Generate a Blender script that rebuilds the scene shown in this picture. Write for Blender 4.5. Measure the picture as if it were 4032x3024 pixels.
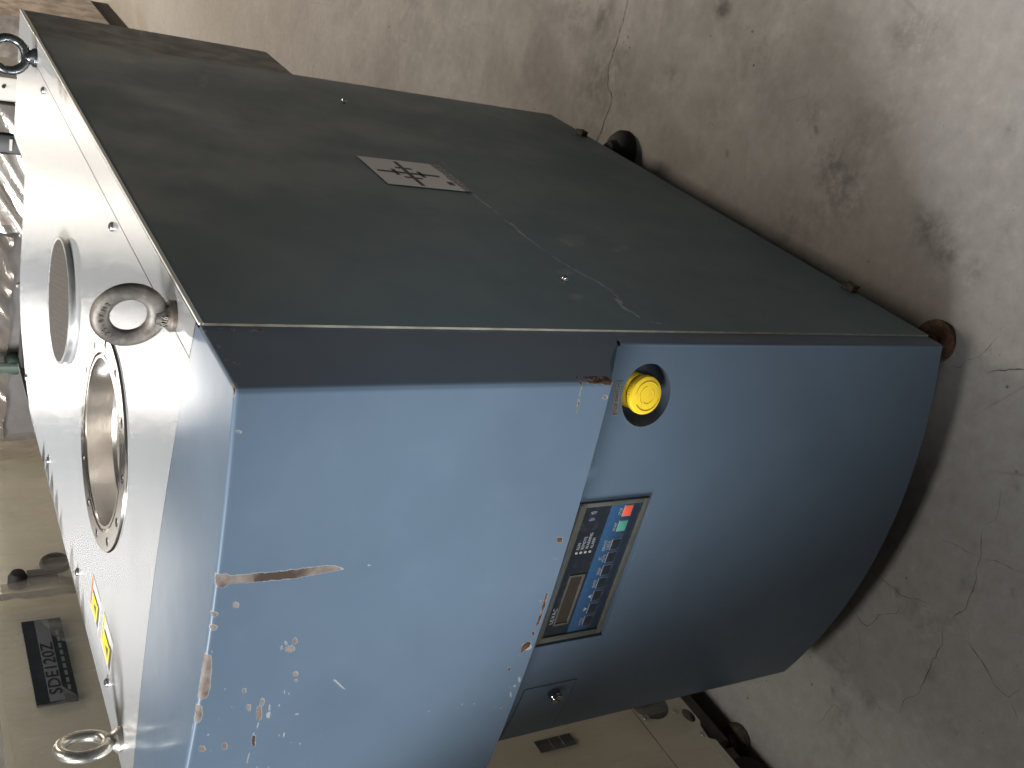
import bpy, bmesh, math, random
import numpy as np
from mathutils import Vector, Matrix, noise
from mathutils.geometry import delaunay_2d_cdt
random.seed(7)
for o in list(bpy.data.objects): bpy.data.objects.remove(o)
SC = bpy.context.scene
COL = SC.collection

# ------------------------------------------------------------ camera
ZT = 1.18                                   # height of the pump's top plate above the floor
cam = bpy.data.cameras.new('camera'); camo = bpy.data.objects.new('camera', cam); COL.objects.link(camo)
cam.sensor_width = 36.0; cam.lens = 3990.7 / 4032 * 36.0; cam.clip_start = 0.02; cam.clip_end = 200
RX = Vector((0.25291989, -0.4782282, -0.84102872)); RY = Vector((0.87209726, 0.48907624, -0.01583692)); RZ = Vector((0.41890083, -0.72945337, 0.54075861))
m = Matrix((RX, RY, RZ)).transposed().to_4x4(); m.translation = Vector((0.41554, -0.84263, 0.26271 + ZT))
camo.matrix_world = m
cam.dof.use_dof = True; cam.dof.focus_distance = 1.2; cam.dof.aperture_fstop = 18.0
SC.camera = camo

# ------------------------------------------------------------ light: ceiling lamps of the hall and added lights
W = bpy.data.worlds.new('World'); SC.world = W; W.use_nodes = True
bg = W.node_tree.nodes['Background']; bg.inputs[0].default_value = (0.97, 0.98, 1.0, 1); bg.inputs[1].default_value = 0.055
def area(name, loc, target, sx, sy, power, color):
    l = bpy.data.lights.new(name, 'AREA'); l.shape = 'RECTANGLE'; l.size = sx; l.size_y = sy; l.energy = power; l.color = color
    o = bpy.data.objects.new(name, l); COL.objects.link(o); o.location = loc
    d = Vector(target) - Vector(loc); o.rotation_euler = d.to_track_quat('-Z', 'Y').to_euler(); return o
area('ceiling_lamp', (-3.05, -2.90, 3.6), (-0.2, -0.1, 0.6), 1.9, 1.2, 580, (0.97, 0.985, 1.0))
area('ceiling_lamp', (-0.55, -1.0, 4.1), (-0.55, -1.0, 0), 1.2, 0.6, 44, (1.0, 0.98, 0.95))  # extra overhead lamp, added to brighten the floor in front
area('ceiling_lamp', (-0.46, 0.85, 4.1), (-0.46, 0.85, 0), 1.2, 0.6, 40, (1.0, 0.95, 0.88))
area('ceiling_lamp', (0.60, 6.6, 4.1), (0.60, 6.6, 0), 1.2, 0.6, 330, (1.0, 0.86, 0.70))
area('ceiling_lamp', (-5.75, 10.6, 4.0), (-5.75, 10.6, 0), 0.55, 2.4, 170, (1.0, 0.95, 0.88))
area('ceiling_lamp', (-9.2, 16.4, 4.0), (-9.2, 16.4, 0), 0.25, 1.2, 40, (1.0, 0.95, 0.88))
area('ceiling_lamp', (-5.4, 20.0, 4.0), (-5.4, 20.0, 0), 0.8, 4.0, 520, (1.0, 0.90, 0.78))
area('ceiling_lamp', (-7.05, 20.0, 4.0), (-7.05, 20.0, 0), 1.2, 4.0, 700, (1.0, 0.92, 0.80))
area('ceiling_lamp', (-8.6, 9.6, 4.0), (-8.6, 9.6, 0), 2.6, 2.0, 75, (1.0, 0.95, 0.88))
# added spot out of frame: stands in for soft reflected light on the cover
sp = bpy.data.lights.new('glow_spot', 'SPOT'); sp.energy = 330; sp.spot_size = math.radians(12); sp.spot_blend = 1.0; sp.shadow_soft_size = 0.12; sp.color = (0.95, 0.98, 1.0)
spo = bpy.data.objects.new('glow_spot', sp); COL.objects.link(spo); spo.location = (0.75, -2.6, 2.4); spo.rotation_euler = (Vector((-0.12, -0.13, 0.95)) - Vector(spo.location)).to_track_quat('-Z', 'Y').to_euler()
vs = SC.view_settings; SC.display_settings.display_device = 'sRGB'
vs.view_transform = 'Standard'; vs.look = 'None'; vs.exposure = 0.0; vs.gamma = 1.0; vs.use_curve_mapping = False
SC.render.engine = 'CYCLES'

# ------------------------------------------------------------ helpers
MAT = {}
class G:
    """small node-graph helper"""
    def __init__(s, name):
        s.m = bpy.data.materials.new(name); s.m.use_nodes = True; s.t = s.m.node_tree; s.p = s.t.nodes['Principled BSDF']; s.out = s.t.nodes['Material Output']; MAT[name] = s.m
    def n(s, typ, ins=None, **kw):
        nd = s.t.nodes.new(typ)
        for k, v in kw.items(): setattr(nd, k, v)
        for k, v in (ins or {}).items(): s.set(nd.inputs[k], v)
        return nd
    def set(s, sock, v):
        if isinstance(v, bpy.types.NodeSocket): s.t.links.new(v, sock)
        elif isinstance(v, tuple) and len(v) == 3 and sock.type == 'RGBA': sock.default_value = (*v, 1)
        else: sock.default_value = v
    def P(s, **kw):
        for k, v in kw.items(): s.set(s.p.inputs[k.replace('_', ' ')], v)
    def math(s, op, a, b=0.0, c=0.0, clamp=False):
        nd = s.t.nodes.new('ShaderNodeMath'); nd.operation = op; nd.use_clamp = clamp
        s.set(nd.inputs[0], a); s.set(nd.inputs[1], b); s.set(nd.inputs[2], c); return nd.outputs[0]
    def mix(s, f, a, b):
        nd = s.t.nodes.new('ShaderNodeMix'); nd.data_type = 'RGBA'
        s.set(nd.inputs[0], f); s.set(nd.inputs[6], a); s.set(nd.inputs[7], b); return nd.outputs[2]
    def ramp(s, v, lo, hi, a=0.0, b=1.0):
        nd = s.t.nodes.new('ShaderNodeMapRange'); nd.interpolation_type = 'SMOOTHSTEP'
        for i, x in enumerate((v, lo, hi, a, b)): s.set(nd.inputs[i], x)
        return nd.outputs[0]
    def co(s, scale=(1, 1, 1), rot=(0, 0, 0), out='Object'):
        tc = s.t.nodes.new('ShaderNodeTexCoord'); mp = s.t.nodes.new('ShaderNodeMapping'); s.t.links.new(tc.outputs[out], mp.inputs[0])
        mp.inputs['Scale'].default_value = scale; mp.inputs['Rotation'].default_value = rot; return mp.outputs[0]
    def noise(s, scale, detail=4, rough=0.5, co=None, dist=0.0):
        nd = s.t.nodes.new('ShaderNodeTexNoise'); s.set(nd.inputs['Vector'], co if co is not None else s.co())
        nd.inputs['Scale'].default_value = scale; nd.inputs['Detail'].default_value = detail; nd.inputs['Roughness'].default_value = rough; nd.inputs['Distortion'].default_value = dist; return nd.outputs[0]
    def bump(s, h, strength, dist, normal=None):
        nd = s.t.nodes.new('ShaderNodeBump'); nd.inputs['Strength'].default_value = strength; nd.inputs['Distance'].default_value = dist; s.set(nd.inputs['Height'], h)
        if normal is not None: s.set(nd.inputs['Normal'], normal)
        return nd.outputs[0]
    def attr(s, name):
        nd = s.t.nodes.new('ShaderNodeAttribute'); nd.attribute_name = name; return nd.outputs['Fac']

def simple(name, col, rough=0.5, metal=0.0, bump=0.0, bscale=300, var=0.0, vscale=8, **kw):
    g = G(name)
    c = col
    if var:
        n = g.noise(vscale, 5, 0.6); f = g.ramp(n, 0.3, 0.7)
        c = g.mix(f, tuple(x * (1 - var) for x in col), tuple(min(1, x * (1 + var)) for x in col))
        g.P(Roughness=g.ramp(g.noise(vscale * 3, 4), 0.3, 0.7, rough * 0.85, min(1, rough * 1.15)))
    else: g.P(Roughness=rough)
    g.P(Base_Color=c, Metallic=metal)
    if bump: g.P(Normal=g.bump(g.noise(bscale, 3), bump, 0.001))
    for k, v in kw.items(): g.P(**{k: v})
    return g.m

def link(o, parent=None):
    COL.objects.link(o)
    if parent is not None:
        o.parent = parent; o.matrix_parent_inverse = WM[parent.name].inverted()
    WM[o.name] = o.matrix_basis.copy(); return o
WM = {}
def mesh(name, verts, faces, mat, parent=None, smooth=False, mw=None, attrs=None, label=None):
    me = bpy.data.meshes.new(name); me.from_pydata([tuple(v) for v in verts], [], [tuple(int(i) for i in f) for f in faces])
    me.materials.append(MAT[mat] if isinstance(mat, str) else mat)
    if smooth: me.polygons.foreach_set('use_smooth', [True] * len(me.polygons))
    for k, v in (attrs or {}).items():
        a = me.attributes.new(k, 'FLOAT', 'POINT'); a.data.foreach_set('value', np.asarray(v, dtype=np.float32))
    me.update()
    o = bpy.data.objects.new(name, me)
    if mw is not None: o.matrix_basis = mw
    if label: o['label'] = label
    return link(o, parent)
def from_bm(name, bm, mat, parent=None, smooth=False, mw=None, label=None):
    me = bpy.data.meshes.new(name); bmesh.ops.recalc_face_normals(bm, faces=bm.faces); bm.to_mesh(me); bm.free()
    me.materials.append(MAT[mat])
    if smooth:
        me.polygons.foreach_set('use_smooth', [True] * len(me.polygons)); me.set_sharp_from_angle(angle=math.radians(35))
    o = bpy.data.objects.new(name, me)
    if mw is not None: o.matrix_basis = mw
    if label: o['label'] = label
    return link(o, parent)
def box(name, x0, x1, y0, y1, z0, z1, mat, parent=None, bev=0.0, mw=None, seg=2, label=None):
    bm = bmesh.new(); bmesh.ops.create_cube(bm, size=1)
    for v in bm.verts: v.co = Vector(((x0 + x1) / 2 + v.co.x * (x1 - x0), (y0 + y1) / 2 + v.co.y * (y1 - y0), (z0 + z1) / 2 + v.co.z * (z1 - z0)))
    if bev: bmesh.ops.bevel(bm, geom=list(bm.edges), offset=bev, segments=seg, affect='EDGES', profile=0.5)
    return from_bm(name, bm, mat, parent, bool(bev), mw, label)
def lathe(name, prof, mat, parent=None, seg=48, mw=None, smooth=True, wob=None, label=None):
    """revolve (r,z) profile round local Z"""
    V = []; F = []
    for i in range(seg):
        a = 2 * math.pi * i / seg; k = wob(i) if wob else 1
        for r, z in prof: V.append((r * k * math.cos(a), r * k * math.sin(a), z))
    n = len(prof)
    for i in range(seg):
        j = (i + 1) % seg
        for k in range(n - 1): F.append((i * n + k, j * n + k, j * n + k + 1, i * n + k + 1))
    bm = bmesh.new(); me = bpy.data.meshes.new('t'); me.from_pydata(V, [], F); bm.from_mesh(me); bpy.data.meshes.remove(me)
    bmesh.ops.remove_doubles(bm, verts=bm.verts, dist=1e-6)
    return from_bm(name, bm, mat, parent, smooth, mw, label)
def tube(name, pts, r, mat, parent=None, seg=8, closed=False, label=None):
    V = []; F = []; n = len(pts); P = [Vector(p) for p in pts]
    up = None
    for i in range(n):
        a = P[(i - 1) % n] if (closed or i > 0) else P[i]; b = P[(i + 1) % n] if (closed or i < n - 1) else P[i]
        t = (b - a).normalized()
        if up is None: up = t.orthogonal().normalized()
        up = (up - t * up.dot(t)).normalized(); s = t.cross(up)
        rr = r[i] if isinstance(r, (list, tuple)) else r
        for k in range(seg):
            q = 2 * math.pi * k / seg; V.append(P[i] + (up * math.cos(q) + s * math.sin(q)) * rr)
    for i in range(n if closed else n - 1):
        j = (i + 1) % n
        for k in range(seg): F.append((i * seg + k, i * seg + (k + 1) % seg, j * seg + (k + 1) % seg, j * seg + k))
    if not closed: F.append(tuple(range(seg))[::-1]); F.append(tuple((n - 1) * seg + k for k in range(seg)))
    return mesh(name, V, F, mat, parent, True, label=label)
def prism(name, poly, h0, h1, mat, parent=None, fn=None, bev=0.0, label=None):
    """extrude a 2-D polygon between h0 and h1; fn maps (u,v,h) to a point"""
    fn = fn or (lambda u, v, h: (u, v, h)); bm = bmesh.new()
    a = [bm.verts.new(fn(u, v, h0)) for u, v in poly]; b = [bm.verts.new(fn(u, v, h1)) for u, v in poly]; n = len(poly)
    bm.faces.new(a[::-1]); bm.faces.new(b)
    for i in range(n): bm.faces.new((a[i], a[(i + 1) % n], b[(i + 1) % n], b[i]))
    if bev: bmesh.ops.bevel(bm, geom=list(bm.edges), offset=bev, segments=2, affect='EDGES')
    return from_bm(name, bm, mat, parent, bool(bev), label=label)
def circ(cx, cy, r, n=48): return [(cx + r * math.cos(2 * math.pi * i / n), cy + r * math.sin(2 * math.pi * i / n)) for i in range(n)]
def inside(px, py, poly):
    """vectorised point-in-polygon"""
    c = np.zeros(px.shape, bool); n = len(poly)
    for i in range(n):
        x0, y0 = poly[i]; x1, y1 = poly[i - 1]
        if y0 == y1: continue
        k = ((y0 > py) != (y1 > py)) & (px < (x1 - x0) * (py - y0) / (y1 - y0) + x0); c ^= k
    return c
def segdist(px, py, poly, closed=True):
    d = np.full(px.shape, 1e9)
    for i in range(len(poly) if closed else len(poly) - 1):
        x0, y0 = poly[i]; x1, y1 = poly[(i + 1) % len(poly)]; dx, dy = x1 - x0, y1 - y0; L = dx * dx + dy * dy + 1e-12
        t = np.clip(((px - x0) * dx + (py - y0) * dy) / L, 0, 1); d = np.minimum(d, np.hypot(px - x0 - t * dx, py - y0 - t * dy))
    return d
def sdf(px, py, polys, lim=12.0):
    """signed distance (negative inside) to the union of polygons"""
    out = np.full(px.shape, lim)
    for p in polys:
        if len(p) < 3: continue
        a = np.array(p); sel = (px > a[:, 0].min() - lim) & (px < a[:, 0].max() + lim) & (py > a[:, 1].min() - lim) & (py < a[:, 1].max() + lim)
        if not sel.any(): continue
        x, y = px[sel], py[sel]; d = segdist(x, y, p); d[inside(x, y, p)] *= -1; out[sel] = np.minimum(out[sel], d)
    return out
def sheet(name, outer, holes, mat, fn, parent=None, step=None, smooth=False, attr=None, label=None):
    """flat outline with holes (u,v), triangulated, mapped through fn(u,v)"""
    pts = []; edges = []
    if step:                                              # follow curved surfaces along the outline too
        def dens(lp):
            o = []
            for i in range(len(lp)):
                a, b = lp[i], lp[(i + 1) % len(lp)]; k = max(1, int(math.hypot(b[0] - a[0], b[1] - a[1]) / step))
                o += [(a[0] + (b[0] - a[0]) * j / k, a[1] + (b[1] - a[1]) * j / k) for j in range(k)]
            return o
        outer = dens(outer); holes = [dens(h) for h in holes]
    for lp in [outer] + holes:
        b = len(pts); pts += lp; edges += [(b + i, b + (i + 1) % len(lp)) for i in range(len(lp))]
    if step:
        us = [p[0] for p in outer]; vs_ = [p[1] for p in outer]
        gx, gy = np.meshgrid(np.arange(min(us), max(us), step), np.arange(min(vs_), max(vs_), step)); gx = gx.ravel(); gy = gy.ravel()
        ok = inside(gx, gy, outer) & (segdist(gx, gy, outer) > step * 0.4)
        for h in holes: ok &= ~inside(gx, gy, h) & (segdist(gx, gy, h) > step * 0.4)
        pts += list(zip(gx[ok].tolist(), gy[ok].tolist()))
    r = delaunay_2d_cdt([Vector(p) for p in pts], edges, [], 0, 1e-6); V = r[0]; F = r[2]
    c = np.array([[sum(V[i][k] for i in f) / len(f) for k in (0, 1)] for f in F])
    ok = inside(c[:, 0], c[:, 1], outer)
    for h in holes: ok &= ~inside(c[:, 0], c[:, 1], h)
    FF = [f for f, k in zip(F, ok) if k]
    return mesh(name, [fn(v[0], v[1]) for v in V], FF, mat, parent, smooth, label=label, attrs=attr(V) if attr else None)
def text(name, s, size, mat, parent, mw, align='LEFT', sx=1.0, ext=0.0002):
    cu = bpy.data.curves.new('t', 'FONT'); cu.body = s; cu.size = size; cu.align_x = align; cu.align_y = 'CENTER'; cu.extrude = ext; cu.resolution_u = 3
    to = bpy.data.objects.new('t', cu); COL.objects.link(to); dg = bpy.context.evaluated_depsgraph_get()
    me = bpy.data.meshes.new_from_object(to.evaluated_get(dg)); bpy.data.objects.remove(to)
    me.transform(Matrix.Diagonal((sx, 1, 1, 1))); me.materials.clear(); me.materials.append(MAT[mat]); me.name = name
    o = bpy.data.objects.new(name, me); o.matrix_basis = mw; return link(o, parent)
def thing(name, loc, label, cat, group=None, rz=0.0):
    o = bpy.data.objects.new(name, None); o.empty_display_size = 0.05; o.matrix_basis = Matrix.Translation(loc) @ Matrix.Rotation(rz, 4, 'Z')
    o['label'] = label; o['category'] = cat
    if group: o['group'] = group
    return link(o)
def T(x, y, z): return Matrix.Translation((x, y, z))
def basis(o, ux, uy):
    ux = Vector(ux).normalized(); uy = Vector(uy).normalized(); uz = ux.cross(uy); mm = Matrix((ux, uy, uz)).transposed().to_4x4(); mm.translation = Vector(o); return mm
CHIP=[[(-175.2,-0.3),(-175.6,-9.5),(-178.5,-11.6),(-180.8,-55.5),(-181.8,-97.6),(-183.3,-114.3),(-188.9,-127.9),(-190.3,-100.9),(-191.1,-80.7),(-189.4,-41.2),(-186.4,-12.5),(-189.6,-10.1),(-188.2,-1.7)],[(-263.4,0),(-264.6,-4.9),(-277.2,-7.4),(-302.5,-9.6),(-317.6,-8.6),(-319.9,-3.1),(-315.1,0)],[(-324.1,0),(-326.8,-4.5),(-340.6,-6.7),(-349.5,-4.9),(-348.2,-0.9)],[(-211.8,-25.3),(-213.9,-24.8),(-214.5,-23.0),(-213.2,-20.9),(-210.8,-19.9),(-208.6,-20.4),(-208.1,-22.2),(-209.3,-24.2)],[(-218.7,-6.2),(-220.4,-5.6),(-220.8,-3.5),(-219.6,-1.3),(-217.5,-0.2),(-215.7,-0.8),(-215.3,-2.9),(-216.5,-5.1)],[(-233.8,-8.2),(-236.2,-7.4),(-236.7,-4.8),(-235.1,-2.0),(-232.2,-0.5),(-229.8,-1.3),(-229.2,-3.9),(-230.9,-6.7)],[(-267.4,-80.4),(-269.3,-80.2),(-269.8,-78.9),(-268.7,-77.4),(-266.6,-76.6),(-264.7,-76.8),(-264.2,-78.0),(-265.3,-79.5)],[(-267.8,-90.6),(-270.4,-90.4),(-271.2,-89.1),(-269.7,-87.4),(-266.8,-86.3),(-264.2,-86.5),(-263.4,-87.8),(-264.9,-89.5)],[(-277.7,-90.0),(-279.9,-88.9),(-280.2,-85.4),(-278.2,-81.5),(-275.3,-79.6),(-273.0,-80.7),(-272.8,-84.2),(-274.7,-88.0)],[(-272.6,-75.9),(-274.4,-75.8),(-275.0,-75.2),(-274.1,-74.3),(-272.1,-73.7),(-270.4,-73.8),(-269.8,-74.4),(-270.7,-75.3)],[(-311.8,-98.5),(-313.6,-98.0),(-313.9,-96.3),(-312.6,-94.2),(-310.4,-93.1),(-308.6,-93.6),(-308.3,-95.3),(-309.6,-97.3)],[(-320.9,-99.4),(-322.6,-99.3),(-323.1,-98.5),(-322.1,-97.4),(-320.2,-96.7),(-318.5,-96.8),(-318.0,-97.6),(-319.0,-98.7)],[(-319.2,-47.1),(-321.4,-46.9),(-322.0,-45.7),(-320.6,-44.2),(-318.2,-43.3),(-316.0,-43.5),(-315.4,-44.7),(-316.7,-46.2)],[(-339.9,-68.1),(-344.2,-68.3),(-345.7,-67.4),(-343.5,-65.8),(-338.9,-64.6),(-334.6,-64.4),(-333.1,-65.4),(-335.3,-66.9)],[(-356.1,-68.6),(-363.8,-69.0),(-366.5,-67.4),(-362.5,-64.7),(-354.3,-62.5),(-346.7,-62.2),(-344.1,-63.8),(-348.0,-66.5)],[(-344.8,-54.8),(-348.7,-54.9),(-350.0,-54.0),(-348.0,-52.5),(-343.8,-51.4),(-339.9,-51.3),(-338.6,-52.2),(-340.6,-53.7)],[(-395.5,-68.3),(-402.5,-68.9),(-405.0,-68.0),(-401.5,-66.1),(-394.2,-64.3),(-387.3,-63.8),(-384.9,-64.7),(-388.3,-66.6)],[(-389.5,-16.4),(-392.4,-15.8),(-392.9,-13.6),(-390.8,-11.1),(-387.2,-9.7),(-384.4,-10.2),(-383.9,-12.4),(-386.0,-14.9)],[(-393.3,-38.4),(-397.0,-38.2),(-398.0,-36.6),(-395.7,-34.5),(-391.6,-33.2),(-387.9,-33.4),(-386.9,-35.0),(-389.2,-37.0)],[(-18.2,-398.9),(-19.6,-398.3),(-20.1,-396.0),(-19.5,-393.4),(-18.1,-391.9),(-16.7,-392.5),(-16.2,-394.8),(-16.8,-397.4)],[(-38.2,-8.8),(-39.3,-8.2),(-39.6,-6.3),(-39.1,-4.4),(-37.9,-3.6),(-36.8,-4.2),(-36.4,-6.1),(-37.0,-8.0)]]
RUST=[[(-193.2,-391.0),(-195.8,-390.5),(-196.5,-387.7),(-194.8,-384.1),(-191.9,-381.9),(-189.3,-382.4),(-188.6,-385.2),(-190.2,-388.8)],[(-218.5,-391.1),(-218.8,-389.8),(-218.4,-386.3),(-217.6,-382.6),(-216.9,-381.0),(-216.7,-382.3),(-217.1,-385.8),(-217.8,-389.5)],[(-326.0,-393.6),(-328.4,-393.8),(-329.2,-392.8),(-327.8,-391.1),(-325.1,-389.7),(-322.7,-389.4),(-322.0,-390.5),(-323.4,-392.2)],[(-376.1,-374.2),(-378.3,-374.5),(-379.0,-374.0),(-377.8,-372.8),(-375.4,-371.7),(-373.2,-371.4),(-372.5,-371.9),(-373.7,-373.1)],[(-276.6,-387.9),(-277.3,-387.6),(-277.4,-386.2),(-276.8,-384.6),(-275.8,-383.7),(-275.1,-384.0),(-275.0,-385.4),(-275.6,-387.0)],[(-439.4,-374.8),(-440.7,-374.7),(-440.9,-373.5),(-439.8,-371.9),(-438.2,-370.8),(-436.9,-370.9),(-436.7,-372.1),(-437.8,-373.7)],[(-217.7,-295.9),(-218.2,-295.8),(-218.3,-295.4),(-218.0,-294.9),(-217.5,-294.6),(-217.1,-294.7),(-217.0,-295.1),(-217.3,-295.6)],[(-446.2,-391.1),(-446.6,-389.9),(-445.8,-386.4),(-444.4,-382.7),(-443.1,-381.0),(-442.7,-382.2),(-443.5,-385.7),(-444.9,-389.4)],[(-265.4,-390.6),(-265.9,-393.2),(-284.4,-395.1),(-300.5,-395.2),(-313.5,-395.6),(-315.1,-392.3),(-310.3,-391.6),(-293.0,-392.3)],[(-342.3,-381.3),(-338.3,-386.7),(-339.0,-392.6),(-346.3,-392.7),(-349.8,-387.1),(-356.1,-383.0)],[(7.1,0),(5.2,0),(3.3,-2.7),(0.2,-0.4),(-2.9,-0.9),(-8.7,0),(-2.9,0),(5.0,0)],[(1.8,-0.2),(2.7,-14.2),(2.0,-14.3),(0.2,-3.0)],[(0.0,-367.1),(0.1,-395.0),(1.6,-399.6),(-2.7,-400.4),(-3.8,-398.3),(-2.2,-384.4),(-2.5,-368.5)],[(1.8,-358.6),(1.6,-360.1),(-4.4,-361.4),(-13.9,-362.4),(-35.0,-363.5),(-34.7,-362.0),(-16.3,-360.5),(-6.7,-360.0)],[(-1.7,-361.5),(-2.8,-361.3),(-3.3,-360.1),(-2.8,-358.8),(-1.6,-357.9),(-0.4,-358.1),(0.0,-359.2),(-0.5,-360.6)]]
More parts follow.
